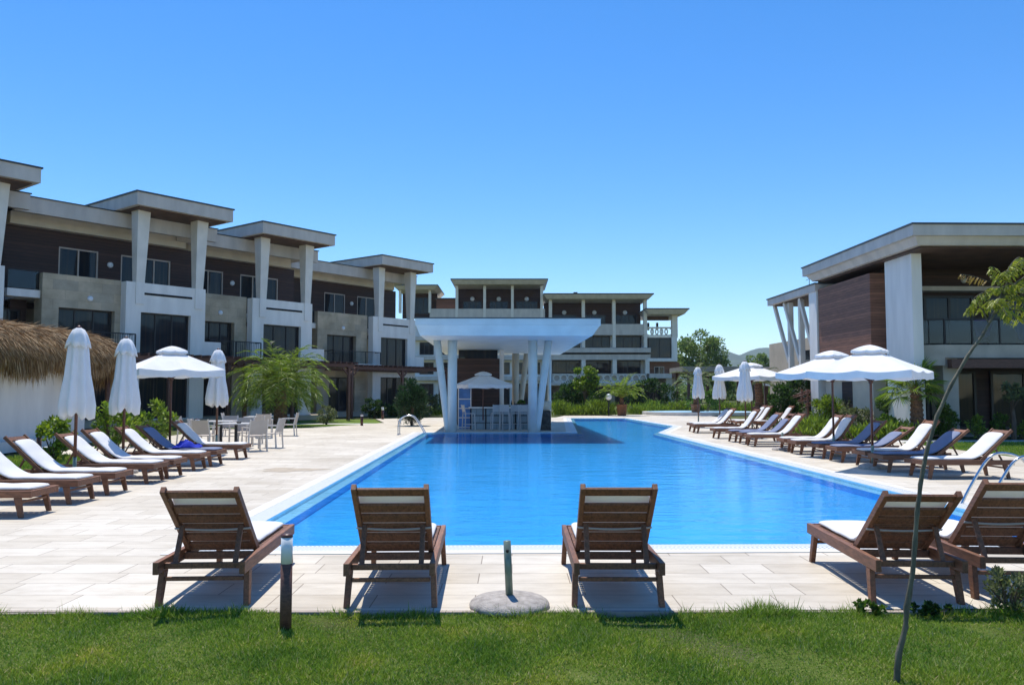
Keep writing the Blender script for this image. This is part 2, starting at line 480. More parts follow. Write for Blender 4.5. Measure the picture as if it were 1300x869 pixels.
M = dict(
    white=noisy('white_plaster', (0.78, 0.745, 0.69), 0.75, 2.2, 0.09, 0.15, 90, (1, 1, 0.22)),
    canopy=noisy('canopy_white', (0.6, 0.68, 0.68), 0.5, 1.8, 0.08, 0.05, 40),
    cream=noisy('cream_plaster', (0.62, 0.54, 0.42), 0.8, 1.5, 0.08, 0.15, 90),
    tan=noisy('tan_render', (0.5, 0.41, 0.3), 0.8, 1.4, 0.1, 0.15, 80),
    fascia=noisy('fascia_grey_white', (0.58, 0.52, 0.455), 0.7, 2.0, 0.12, 0.1, 60, (1, 1, 0.3)),
    column=noisy('column_offwhite', (0.76, 0.7, 0.61), 0.75, 1.3, 0.08, 0.15, 80),
    trim=noisy('dark_roof_trim', (0.05, 0.06, 0.065), 0.45, 3, 0.2),
    soffit=planks('soffit_boards', (0.09, 0.048, 0.03), 0.12),
    clad=planks('brown_cladding', (0.045, 0.02, 0.014), 0.17),
    clad2=planks('reddish_cladding', (0.2, 0.088, 0.052), 0.11),
    stone=bricks('travertine_wall', (0.48, 0.385, 0.265), (0.37, 0.315, 0.235), (0.3, 0.25, 0.18), 1.1, 0.45, 'xz', 0.006, 0.8, 0.28, 0.2, 0.9),
    greystone=noisy('grey_stone_render', (0.46, 0.41, 0.34), 0.85, 2.5, 0.12, 0.3, 50),
    frame=noisy('dark_window_frame', (0.03, 0.026, 0.024), 0.4, 5, 0.15),
    wframe=noisy('cream_window_frame', (0.5, 0.42, 0.36), 0.5, 5, 0.1),
    glass=window_glass('window_glass'),
    clear=clear_glass('railing_glass'),
    rail=noisy('dark_metal', (0.03, 0.03, 0.032), 0.4, 8, 0.2, metallic=0.6),
    steel=noisy('brushed_steel', (0.55, 0.57, 0.6), 0.22, 20, 0.1, metallic=1.0),
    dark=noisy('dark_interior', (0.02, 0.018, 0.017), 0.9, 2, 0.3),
    pergola=wood('pergola_wood', (0.11, 0.05, 0.035), 0.6),
    teak=wood('oiled_teak', (0.185, 0.076, 0.036), 0.6),
    teak2=wood('bleached_teak', (0.2, 0.088, 0.045), 0.62),
    polewood=wood('umbrella_pole_wood', (0.10, 0.035, 0.022), 0.4),
    post=wood('weathered_post', (0.25, 0.19, 0.13), 0.8),
    mattress=fabric('white_mattress', (0.86, 0.85, 0.84), 0.25),
    mattress_grey=fabric('slate_mattress', (0.2, 0.23, 0.33), 0.0),
    towel=fabric('blue_towel', (0.03, 0.05, 0.42), 0.0, 120),
    strap=fabric('grey_strap', (0.45, 0.47, 0.5), 0.0),
    canvas=fabric('white_canvas', (0.86, 0.85, 0.84), 0.16),
    sling=fabric('beige_sling', (0.55, 0.49, 0.43), 0.15, 200),
    chairframe=noisy('beige_chair_frame', (0.62, 0.57, 0.51), 0.5, 6, 0.08),
    tabletop=noisy('pale_table_top', (0.62, 0.6, 0.57), 0.35, 4, 0.06),
    concrete=noisy('cast_concrete', (0.38, 0.345, 0.31), 0.9, 16, 0.28, 0.9, 90),
    bartile=bricks('bar_tiles', (0.24, 0.33, 0.39), (0.2, 0.28, 0.34), (0.12, 0.15, 0.18), 0.3, 0.3, 'xz', 0.01, 0.35, 0.15, 0.1),
    stool=noisy('shade_grey_stool', (0.46, 0.47, 0.48), 0.5, 5, 0.08),  # white bar chairs; the shade under the canopy is put into this grey
    greenpole=noisy('grey_green_tube', (0.2, 0.25, 0.2), 0.4, 20, 0.15, metallic=0.3),
    lampwhite=noisy('white_lamp_lens', (0.75, 0.77, 0.78), 0.3, 8, 0.04),
    deck=pavers('travertine_pavers'),
    kerb=noisy('lawn_kerb', (0.36, 0.3, 0.25), 0.9, 6, 0.2, 0.4, 60),
    coping=noisy('pale_coping', (0.66, 0.64, 0.6), 0.6, 3, 0.08, 0.15, 80),
    grate=gratemat('overflow_grate'),
    ledge=bricks('ledge_tiles', (0.4, 0.68, 0.85), (0.36, 0.64, 0.82), (0.48, 0.68, 0.78), 0.05, 0.05, 'xy', 0.002, 0.3, 0.06, 0.0),
    pooltile=bricks('pool_tiles', (0.035, 0.44, 0.86), (0.028, 0.41, 0.84), (0.07, 0.5, 0.87), 0.1, 0.1, 'xy', 0.003, 0.3, 0.1, 0.0, 0.5),
    poolwall=bricks('pool_wall_tiles', (0.04, 0.47, 0.9), (0.035, 0.45, 0.88), (0.07, 0.5, 0.9), 0.1, 0.1, 'xz', 0.003, 0.3, 0.06, 0.0),  # lighter copy of the floor tiles, offsetting the shade on upright walls in colour
    water=water('pool_water', (0.72, 0.9, 0.98)),
    lawnbase=grassmat('lawn_soil_and_thatch', (0.07, 0.075, 0.025), (0.1, 0.14, 0.025), (0.16, 0.19, 0.05)),
    lawnfar=grassmat('mown_lawn', (0.08, 0.13, 0.02), (0.13, 0.2, 0.03), (0.19, 0.25, 0.06), 0.8),
    ground=grassmat('rough_ground', (0.07, 0.08, 0.03), (0.1, 0.12, 0.04), (0.17, 0.16, 0.08), 0.3),
    blade=blademat('grass_blades'),
    leaf=leafmat('leaf_mid_green', (0.08, 0.15, 0.025)),
    leaf_l=leafmat('leaf_light_green', (0.17, 0.25, 0.04)),
    leaf_d=leafmat('leaf_dark_green', (0.04, 0.085, 0.02)),
    leaf_g=leafmat('leaf_grey_green', (0.13, 0.16, 0.075)),
    leaf_con=leafmat('leaf_conifer', (0.03, 0.075, 0.03), 0.45, 0.2),
    leaf_y=leafmat('leaf_yellow_green', (0.27, 0.31, 0.06), 0.4),
    leaf_dry=leafmat('leaf_dried', (0.3, 0.22, 0.08), 0.3, 0.3),
    leaf_far=leafmat('leaf_far_tree', (0.15, 0.22, 0.07), 0.45, 0.4),
    bark=noisy('brown_bark', (0.12, 0.085, 0.06), 0.9, 12, 0.4, 0.8, 40, (1, 1, 0.3)),
    barkg=noisy('grey_green_bark', (0.12, 0.11, 0.075), 0.8, 25, 0.4, 0.6, 60, (1, 1, 0.4)),
    palmbark=noisy('palm_bark', (0.17, 0.09, 0.05), 0.95, 14, 0.5, 1.0, 40),
    thatch=thatchmat('thatch_straw'),
    thatchbase=noisy('thatch_underlay', (0.26, 0.16, 0.08), 0.95, 30, 0.4, 0.8, 60),
    terracotta=noisy('terracotta', (0.3, 0.13, 0.06), 0.8, 6, 0.2, 0.3, 60),
    darkpot=noisy('dark_brown_pot', (0.1, 0.045, 0.03), 0.7, 6, 0.25, 0.3, 60),
    darkstone=noisy('dark_stone', (0.05, 0.048, 0.046), 0.7, 9, 0.7, 0.7, 25),
    bluepanel=noisy('blue_panel', (0.07, 0.2, 0.5), 0.3, 3, 0.2),
    pinkcloth=fabric('purple_cloth', (0.22, 0.16, 0.42), 0.1, 100),
    bluecloth=fabric('bright_blue_cloth', (0.06, 0.17, 0.5), 0.1, 100),
    hill=noisy('wooded_hill', (0.05, 0.085, 0.05), 0.95, 0.02, 0.35),
    lowroof=noisy('weathered_roof_beam', (0.34, 0.28, 0.22), 0.8, 3, 0.15),
    spread=noisy('travertine_stain', (0.42, 0.35, 0.26), 0.8, 6, 0.2),
)

# ------------------------------------------------------------------ mesh helpers
class MB:
    def __init__(s):
        s.v, s.f, s.uv = [], [], None

    def quad(s, a, b, c, d):
        i = len(s.v)
        s.v += [a, b, c, d]
        s.f.append((i, i + 1, i + 2, i + 3))
        return s

    def hexa(s, p):
        """8 corners: bottom ring 0-3, top ring 4-7"""
        i = len(s.v)
        s.v += [tuple(q) for q in p]
        for f in ((0, 3, 2, 1), (4, 5, 6, 7), (0, 1, 5, 4), (1, 2, 6, 5), (2, 3, 7, 6), (3, 0, 4, 7)):
            s.f.append(tuple(i + k for k in f))
        return s

    def box(s, x0, y0, z0, x1, y1, z1):
        x0, x1 = min(x0, x1), max(x0, x1)
        y0, y1 = min(y0, y1), max(y0, y1)
        z0, z1 = min(z0, z1), max(z0, z1)
        return s.hexa([(x0, y0, z0), (x1, y0, z0), (x1, y1, z0), (x0, y1, z0),
                       (x0, y0, z1), (x1, y0, z1), (x1, y1, z1), (x0, y1, z1)])

    def bar(s, a, b, wd, ht, up=(0, 0, 1)):
        """rectangular bar from a to b, wd across, ht along up"""
        a, b = Vector(a), Vector(b)
        d = (b - a).normalized()
        sd = d.cross(Vector(up))
        if sd.length < 1e-5:
            sd = d.cross(Vector((0, 1, 0)))
        sd.normalize()
        u = sd.cross(d).normalized()
        sd *= wd / 2
        u *= ht / 2
        return s.hexa([a - sd - u, a + sd - u, b + sd - u, b - sd - u, a - sd + u, a + sd + u, b + sd + u, b - sd + u])

    def tube(s, pts, r, n=10, cap=True):
        pts = [Vector(p) for p in pts]
        rs = r if isinstance(r, (list, tuple)) else [r] * len(pts)
        rings = []
        ref = None
        for k, p in enumerate(pts):
            a = pts[max(k - 1, 0)]
            b = pts[min(k + 1, len(pts) - 1)]
            d = (b - a).normalized()
            if ref is None:
                ref = Vector((1, 0, 0)) if abs(d.x) < 0.8 else Vector((0, 1, 0))
            sx = (ref - d * ref.dot(d)).normalized()
            ref = sx
            sy = d.cross(sx)
            i = len(s.v)
            for j in range(n):
                t = 2 * PI * j / n
                s.v.append(tuple(p + (sx * math.cos(t) + sy * math.sin(t)) * rs[k]))
            rings.append(i)
        for a, b in zip(rings, rings[1:]):
            for j in range(n):
                s.f.append((a + j, a + (j + 1) % n, b + (j + 1) % n, b + j))
        if cap:
            s.f.append(tuple(rings[0] + j for j in reversed(range(n))))
            s.f.append(tuple(rings[-1] + j for j in range(n)))
        return s

    def lathe(s, prof, n=24, c=(0, 0, 0)):
        rings = []
        for r, z in prof:
            i = len(s.v)
            for j in range(n):
                t = 2 * PI * j / n
                s.v.append((c[0] + r * math.cos(t), c[1] + r * math.sin(t), c[2] + z))
            rings.append(i)
        for a, b in zip(rings, rings[1:]):
            for j in range(n):
                s.f.append((a + j, a + (j + 1) % n, b + (j + 1) % n, b + j))
        s.f.append(tuple(rings[0] + j for j in reversed(range(n))))
        s.f.append(tuple(rings[-1] + j for j in range(n)))
        return s

    def prism(s, poly, z0, z1):
        n = len(poly)
        i = len(s.v)
        s.v += [(x, y, z0) for x, y in poly] + [(x, y, z1) for x, y in poly]
        s.f.append(tuple(i + k for k in reversed(range(n))))
        s.f.append(tuple(i + n + k for k in range(n)))
        for k in range(n):
            s.f.append((i + k, i + (k + 1) % n, i + n + (k + 1) % n, i + n + k))
        return s

    def build(s, name, mat, parent=None, smooth=False, bevel=0.0, loc=None, fix=True):
        me = bpy.data.meshes.new(name)
        me.from_pydata([tuple(q) for q in s.v], [], s.f)
        if fix:
            bm = bmesh.new()
            bm.from_mesh(me)
            bmesh.ops.recalc_face_normals(bm, faces=bm.faces)
            bm.to_mesh(me)
            bm.free()
        me.materials.append(mat)
        if smooth:
            me.polygons.foreach_set("use_smooth", [True] * len(me.polygons))
        o = bpy.data.objects.new(name, me)
        COL.objects.link(o)
        if parent is not None:
            o.parent = parent
        if loc is not None:
            o.location = loc
        if bevel > 0:
            b = o.modifiers.new("bevel", 'BEVEL')
            b.width = bevel
            b.segments = 2
            b.limit_method = 'ANGLE'
        return o

def tag(o, label=None, cat=None, group=None, kind=None):
    if label: o["label"] = label
    if cat: o["category"] = cat
    if group: o["group"] = group
    if kind: o["kind"] = kind
    return o

def thing(name, label, cat, loc=(0, 0, 0), rz=0.0, group=None):
    o = bpy.data.objects.new(name, None)
    o.empty_display_size = 0.2
    COL.objects.link(o)
    o.location = loc
    o.rotation_euler = (0, 0, rz)
    return tag(o, label, cat, group)

def copy_tree(o, parent=None):
    c = o.copy()
    COL.objects.link(c)
    if parent is not None:
        c.parent = parent
    for ch in list(o.children):
        copy_tree(ch, c)
    return c

def structure(name, mb, mat, smooth=False):
    o = mb.build(name, mat, None, smooth)
    o["kind"] = "structure"
    return o

def leaves(name, base, dirs, L, W, mat, parent=None, seed=0, loc=None, droop=None):
    """many small rhombic leaves as one mesh; base Nx3, dirs Nx3, L and W per leaf"""
    rng = np.random.default_rng(seed)
    base = np.asarray(base, dtype=np.float32)
    dirs = np.asarray(dirs, dtype=np.float32)
    dirs = dirs / (np.linalg.norm(dirs, axis=1, keepdims=True) + 1e-9)
    n = len(base)
    L = np.broadcast_to(np.asarray(L, dtype=np.float32), (n,))[:, None]
    W = np.broadcast_to(np.asarray(W, dtype=np.float32), (n,))[:, None]
    rv = rng.normal(size=(n, 3)).astype(np.float32)
    sd = np.cross(dirs, rv)
    sd /= (np.linalg.norm(sd, axis=1, keepdims=True) + 1e-9)
    tip = base + dirs * L
    if droop is not None:
        tip[:, 2] -= (np.broadcast_to(np.asarray(droop, dtype=np.float32), (n,)) * L[:, 0])
    mid = base + dirs * L * 0.45
    v = np.empty((n, 4, 3), dtype=np.float32)
    v[:, 0] = base
    v[:, 1] = mid - sd * W / 2
    v[:, 2] = tip
    v[:, 3] = mid + sd * W / 2
    me = bpy.data.meshes.new(name)
    me.vertices.add(n * 4)
    me.vertices.foreach_set("co", v.ravel())
    me.loops.add(n * 4)
    me.loops.foreach_set("vertex_index", np.arange(n * 4, dtype=np.int32))
    me.polygons.add(n)
    me.polygons.foreach_set("loop_start", np.arange(0, n * 4, 4, dtype=np.int32))
    me.update()
    me.validate()
    me.materials.append(mat)
    o = bpy.data.objects.new(name, me)
    COL.objects.link(o)
    if parent is not None:
        o.parent = parent
    if loc is not None:
        o.location = loc
    return o

def rand_dirs(rng, n, up=0.0):
    d = rng.normal(size=(n, 3))
    d[:, 2] += up
    return d / np.linalg.norm(d, axis=1, keepdims=True)

def F2(u, w_):
    """pool frame (across, along) to world x, y: the resort's grid is turned about one degree"""
    return (u - 0.02 * w_, w_ + 0.02 * u)

GRID = 0.02     # radians, the same turn

# ================================================================== GROUND, DECK, POOL
def offset_poly(poly, d):
    """offset a counter-clockwise polygon outward by d (mitred)"""
    n = len(poly)
    out = []
    for i in range(n):
        p0, p1, p2 = Vector(poly[i - 1]), Vector(poly[i]), Vector(poly[(i + 1) % n])
        a = (p1 - p0).normalized()
        b = (p2 - p1).normalized()
        na, nb = Vector((a.y, -a.x)), Vector((b.y, -b.x))
        m = (na + nb)
        m = m / max(m.dot(na), 0.2)
        q = p1 + m * d
        out.append((q.x, q.y))
    return out

def sheet(name, outer, holes, z, mat):
    polys = [[Vector((x, y, 0)) for x, y in outer]] + [[Vector((x, y, 0)) for x, y in h] for h in holes]
    tris = tessellate_polygon(polys)
    flat = [p for q in polys for p in q]
    mb = MB()
    mb.v = [(p.x, p.y, z) for p in flat]
    mb.f = [tuple(t) for t in tris]
    o = mb.build(name, mat)
    me = o.data
    if sum(pl.normal.z for pl in me.polygons) < 0:
        me.flip_normals()
    o["kind"] = "structure"
    return o

pool_uw = [(-2.95, 8.96), (6.62, 8.96), (6.62, 29.0), (6.62, 33.4), (8.6, 39.7), (8.2, 52.0), (4.75, 52.0), (3.35, 33.6), (-2.95, 33.6)]
rim = [F2(*p) for p in pool_uw]
inner = offset_poly(rim, -0.2)
grate_o = offset_poly(rim, 0.28)
coping_o = offset_poly(rim, 0.46)

deck_uw = [(-5.2, 6.42), (-5.2, 6.30), (5.2, 6.30), (13.1, 6.30), (13.3, 27.0), (11.9, 29.5), (12.0, 34.0), (13.4, 40.0), (15.5, 62.0),
           (4.9, 58.0), (3.9, 53.5), (-4.0, 53.5), (-7.4, 51.0), (-6.0, 44.5), (-8.9, 38.0), (-12.4, 37.0), (-12.2, 22.0), (-8.2, 21.8), (-8.0, 6.42)]
deck_poly = [F2(*p) for p in deck_uw]
sheet('pool_deck', deck_poly, [coping_o], 0.0, M['deck'])

far = 6000.0
sheet('ground', [(-far, -60), (far, -60), (far, far), (-far, far)], [offset_poly(rim, 0.4)], -0.035, M['ground'])

def ring(name, a, b, z, mat, uv=False):
    mb = MB()
    uvs = []
    n = len(a)
    for i in range(n):
        j = (i + 1) % n
        mb.quad((a[i][0], a[i][1], z), (b[i][0], b[i][1], z), (b[j][0], b[j][1], z), (a[j][0], a[j][1], z))
        L = (Vector(a[j]) - Vector(a[i])).length
        uvs += [(0, 0), (0, 1), (L, 1), (L, 0)]
    o = mb.build(name, mat, fix=False)
    if uv:
        l = o.data.uv_layers.new(name="UVMap")
        for k, u in enumerate(uvs):
            l.data[k].uv = u
    if o.data.polygons[0].normal.z < 0:
        o.data.flip_normals()
    o["kind"] = "structure"
    return o

ring('pool_overflow_grate', rim, grate_o, 0.004, M['grate'], True)
ring('pool_coping', grate_o, coping_o, 0.006, M['coping'])
ring('pool_ledge', inner, rim, -0.06, M['ledge'])
mb = MB()
n = len(rim)
for i in range(n):
    j = (i + 1) % n
    mb.quad((*rim[i], -0.06), (*rim[j], -0.06), (*rim[j], 0.004), (*rim[i], 0.004))
structure('pool_rim_wall', mb, M['ledge'])
mb = MB()
for i in range(n):
    j = (i + 1) % n
    mb.quad((*inner[i], -0.17), (*inner[j], -0.17), (*inner[j], -0.06), (*inner[i], -0.06))
structure('pool_wall', mb, M['poolwall'])
sheet('pool_floor', inner, [], -0.17, M['pooltile'])
sheet('pool_water', rim, [], -0.012, M['water'])
# small round-ended splash pool far right
mb = MB()
sp = [F2(15.0 + 3.2 * math.cos(t) * 1.2, 60.3 + 3.0 * math.sin(t)) for t in np.linspace(0, 2 * PI, 28, endpoint=False)]
sp_o = offset_poly(sp, 0.35)
mb.prism(sp_o, 0.0, 0.22)
structure('splash_pool_rim', mb, M['coping'])
sheet('splash_pool_water', sp, [], 0.224, M['ledge'])

# lawn in front: a slightly lumpy soil sheet and the blades on it
rng = np.random.default_rng(3)
lawn_x0, lawn_x1, lawn_y0, lawn_y1 = -7.5, 8.5, 1.0, 6.25
def lawn_z(x, y):
    return 0.012 + 0.018 * np.sin(x * 1.3 + 0.7) * np.cos(y * 1.7) + 0.012 * np.sin(x * 3.1 + y * 2.3)
mb = MB()
nx, ny = 64, 24
for j in range(ny + 1):
    for i in range(nx + 1):
        x = lawn_x0 + (lawn_x1 - lawn_x0) * i / nx
        y = lawn_y0 + (lawn_y1 - lawn_y0) * j / ny
        mb.v.append((x, y, float(lawn_z(x, y)) - 0.03))
for j in range(ny):
    for i in range(nx):
        a = j * (nx + 1) + i
        mb.f.append((a, a + 1, a + nx + 2, a + nx + 1))
structure('lawn', mb, M['lawnbase'], True)
mb = MB()
mb.box(-7.6, 6.245, -0.03, 8.4, 6.298, 0.008)
k = structure('lawn_kerb', mb, M['kerb'])

nb = 450000
bx = rng.uniform(-5.6, 7.2, nb)
by = 4.15 + (6.27 - 4.15) * rng.random(nb) ** 0.9
patch = np.sin(bx * 2.1 + 1.0) * np.cos(by * 3.3 + bx) + 0.6 * np.sin(bx * 5.3 + by * 4.1)
bare = np.sin(bx * 3.7 + 2.0 * by) * np.sin(by * 6.1 - 1.7 * bx) + 0.5 * np.sin(bx * 11.0 + by * 7.0)
keep = rng.random(nb) < np.clip(0.8 + 0.3 * patch - 0.6 * np.clip(bare - 0.75, 0, 1), 0.12, 1)
bx, by, patch = bx[keep], by[keep], patch[keep]
nb = len(bx)
bz = lawn_z(bx, by) - 0.03
hh = rng.uniform(0.016, 0.046, nb) * (1 + 0.35 * patch) * np.where(rng.random(nb) < 0.04, 1.7, 1.0)
edge = by > 6.12
hh[edge] *= rng.uniform(0.9, 1.9, edge.sum()) * (1 + 0.5 * np.clip(np.sin(bx[edge] * 4.0) + np.sin(bx[edge] * 9.7 + 2), -0.5, 2))
dd = np.stack([rng.normal(0, 0.75, nb), rng.normal(0, 0.75, nb), np.ones(nb)], 1)
leaves('lawn_grass', np.stack([bx, by, bz], 1), dd, hh, rng.uniform(0.0035, 0.007, nb), M['blade'], seed=4)
tag(bpy.data.objects['lawn_grass'], 'short green lawn grass along the front of the paving', 'grass', kind='stuff')

# the lawns further back
sheet('right_lawn', [F2(*p) for p in [(13.3, 20.0), (30, 20.0), (30, 27.5), (13.6, 26.8)]], [], -0.02, M['lawnfar'])
sheet('right_path', [F2(*p) for p in [(13.35, 27.1), (30, 27.8), (30, 28.6), (13.2, 28.3)]], [], -0.018, M['coping'])
sheet('left_lawn', [F2(*p) for p in [(-8.95, 38.2), (-6.1, 44.4), (-7.4, 50.4), (-15, 50.0), (-22, 38)]], [], -0.02, M['lawnfar'])
sheet('left_path', [F2(*p) for p in [(-13.5, 42.8), (-6.9, 43.0), (-6.4, 44.0), (-13.5, 43.7)]], [], -0.012, M['coping'])
sheet('planting_bed', [F2(*p) for p in [(-8.3, 6.5), (-8.3, 21.7), (-12.3, 21.9), (-13.0, 6.5)]], [], -0.022, M['lawnfar'])
nb = 42000
ux, uw = rng.uniform(-12.2, -8.2, nb), rng.uniform(11, 21.7, nb)
pts = np.stack([ux - 0.02 * uw, uw + 0.02 * ux, np.full(nb, -0.025)], 1)
o = leaves('bed_grass', pts, np.stack([rng.normal(0, .4, nb), rng.normal(0, .4, nb), np.ones(nb)], 1), rng.uniform(0.05, 0.14, nb), 0.012, M['blade'], seed=5)
tag(o, 'rough grass behind the head ends of the left loungers', 'grass', kind='stuff')
nb = 60000
ux, uw = rng.uniform(13.4, 24, nb), rng.uniform(20.2, 26.9, nb)
pts = np.stack([ux - 0.02 * uw, uw + 0.02 * ux, np.full(nb, -0.025)], 1)
o = leaves('right_lawn_grass', pts, np.stack([rng.normal(0, .4, nb), rng.normal(0, .4, nb), np.ones(nb)], 1), rng.uniform(0.04, 0.1, nb), 0.014, M['blade'], seed=6)
tag(o, 'mown grass in front of the right hand building', 'grass', kind='stuff')

# damp stain across the left paving
mb = MB()
pts = []
for i in range(26):
    t = 2 * PI * i / 26
    r_ = 1 + 0.25 * math.sin(3 * t + 1) + 0.15 * math.sin(7 * t)
    pts.append((-4.7 + 0.62 * r_ * math.cos(t), 17.6 + 0.42 * r_ * math.sin(t), 0.004))
mb.v = pts
mb.f = [tuple(range(26))]
structure('paving_stain', mb, M['spread'])

# wooded hills on the horizon
def hill(name, x0, x1, y, hgt, seed):
    rg = random.Random(seed)
    mb = MB()
    n, m = 40, 8
    prof = [0.55 + 0.45 * math.sin(PI * i / n) + 0.12 * math.sin(i * 0.9 + seed) + 0.05 * rg.uniform(-1, 1) for i in range(n + 1)]
    for j in range(m + 1):
        f = math.sin(PI * 0.5 * j / m)
        for i in range(n + 1):
            mb.v.append((x0 + (x1 - x0) * i / n, y + 700 * j / m, -2 + hgt * prof[i] * f * math.sin(PI * (0.05 + 0.9 * i / n)) ** 0.5))
    for j in range(m):
        for i in range(n):
            a = j * (n + 1) + i
            mb.f.append((a, a + 1, a + n + 2, a + n + 1))
    o = structure(name, mb, M['hill'], True)
    return o
hill('hill', 250, 1500, 2200, 150, 2)
hill('hill', -1800, 600, 2600, 120, 5)
hill('hill', 1200, 3200, 2500, 150, 9)

# summer air: far trees and hills fade a little towards the sky colour
mb = MB()
mb.box(-6050, -90, -3.2, 6050, 6050, 190)
o = mb.build('haze', bpy.data.materials.new('haze_air'))
o["kind"] = "stuff"
o["label"] = "thin summer haze over the whole place"
o["category"] = "haze"
hm = o.data.materials[0]
hm.use_nodes = True
ht = hm.node_tree
ht.nodes.remove(ht.nodes["Principled BSDF"])
pv = ht.nodes.new("ShaderNodeVolumePrincipled")
pv.inputs["Color"].default_value = (0.8, 0.88, 1.0, 1)
pv.inputs["Density"].default_value = 0.00013
pv.inputs["Anisotropy"].default_value = 0.0
ht.links.new(pv.outputs[0], ht.nodes["Material Output"].inputs["Volume"])

# ================================================================== LEFT APARTMENT BUILDING (local x along the facade, y inwards)
FA = math.atan2(1457 - 650, 1040)
apt = thing('apartment_building', 'long three storey apartment block with raised flat roofs, left of the pool', 'building',
            (-17.75, 38.33, 0), PI / 2 - FA)
# local axes: x = e (along), y = -n (inwards) ; v outward is -y

class Parts:
    """collect boxes in facade coordinates (u along, v outward, z up) shifted by a unit offset"""
    def __init__(s, u0, v0):
        s.u0, s.v0 = u0, v0
    def box(s, mb, ua, va, za, ub, vb, zb):
        mb.box(s.u0 + ua, -(s.v0 + va), za, s.u0 + ub, -(s.v0 + vb), zb)
        return mb
    def p(s, u, v, z):
        return (s.u0 + u, -(s.v0 + v), z)

def window(P, parent, ua, ub, za, zb, v, mull=1, frame='frame', kind='window', fw=0.07, glass='glass', depth=0.12):
    """frame ring standing at plane v (outer face), pane set back in it"""
    mb = MB()
    P.box(mb, ua, v - depth, za, ua + fw, v, zb)
    P.box(mb, ub - fw, v - depth, za, ub, v, zb)
    P.box(mb, ua + fw, v - depth, zb - fw, ub - fw, v, zb)
    P.box(mb, ua + fw, v - depth, za, ub - fw, v, za + fw)
    for k in range(1, mull + 1):
        x = ua + (ub - ua) * k / (mull + 1)
        P.box(mb, x - fw / 2, v - depth, za + fw, x + fw / 2, v - 0.02, zb - fw)
    f = mb.build(kind, M[frame], parent)
    mb = MB()
    P.box(mb, ua + fw * 0.5, v - depth * 0.75, za + fw * 0.5, ub - fw * 0.5, v - depth * 0.5, zb - fw * 0.5)
    mb.build('pane', M[glass], f)
    return f

def holed_wall(P, mb, ua, ub, za, zb, vb, vf, holes):
    """wall slab with rectangular openings (u0,u1,z0,z1), openings ordered in u and not overlapping"""
    xs = sorted({ua, ub} | {min(max(h[i], ua), ub) for h in holes for i in (0, 1)})
    for a, b in zip(xs, xs[1:]):
        z = za
        for h in sorted((h for h in holes if h[0] < (a + b) / 2 < h[1]), key=lambda h: h[2]):
            if h[2] > z:
                P.box(mb, a, vb, z, b, vf, h[2])
            z = h[3]
        if z < zb:
            P.box(mb, a, vb, z, b, vf, zb)

def lamp(P, parent, u, v, z, r=0.12):
    mb = MB()
    c = P.p(u, v + 0.05, z)
    for rr, dv in ((r, 0.0), (r * 0.8, 0.06), (r * 0.4, 0.09)):
        pass
    n = 14
    rings = []
    for rr, dv in ((r, 0.0), (r * 0.95, 0.05), (r * 0.6, 0.09), (0.01, 0.1)):
        i = len(mb.v)
        for j in range(n):
            t = 2 * PI * j / n
            q = P.p(u + rr * math.cos(t), v + dv + 0.003, z + rr * math.sin(t))
            mb.v.append(q)
        rings.append(i)
    for a, b in zip(rings, rings[1:]):
        for j in range(n):
            mb.f.append((a + j, a + (j + 1) % n, b + (j + 1) % n, b + j))
    return mb.build('wall_lamp', M['lampwhite'], parent, True)

def railing(P, parent, ua, ub, v, z0, z1, side=None, glass=True, solid=None):
    mb = MB()
    P.box(mb, ua, v - 0.03, z1 - 0.05, ub, v + 0.03, z1)
    n = max(1, int((ub - ua) / 1.1))
    for k in range(n + 1):
        x = ua + (ub - ua) * k / n
        P.box(mb, x - 0.02, v - 0.02, z0, x + 0.02, v + 0.02, z1 - 0.05)
    if side:
        for us in side[0]:
            P.box(mb, us - 0.03, side[1], z1 - 0.05, us + 0.03, v - 0.03, z1)
    rl = mb.build('railing', M['rail'], parent)
    mb = MB()
    if glass:
        P.box(mb, ua + 0.03, v - 0.006, z0 + 0.06, ub - 0.03, v + 0.006, z1 - 0.07)
        mb.build('railing_pane', M['clear'], rl)
    else:
        k = int((ub - ua) / 0.11)
        for i in range(k):
            x = ua + 0.06 + (ub - ua - 0.12) * i / max(k - 1, 1)
            P.box(mb, x - 0.008, v - 0.008, z0, x + 0.008, v + 0.008, z1 - 0.05)
        mb.build('balusters', M['rail'], rl)
    return rl

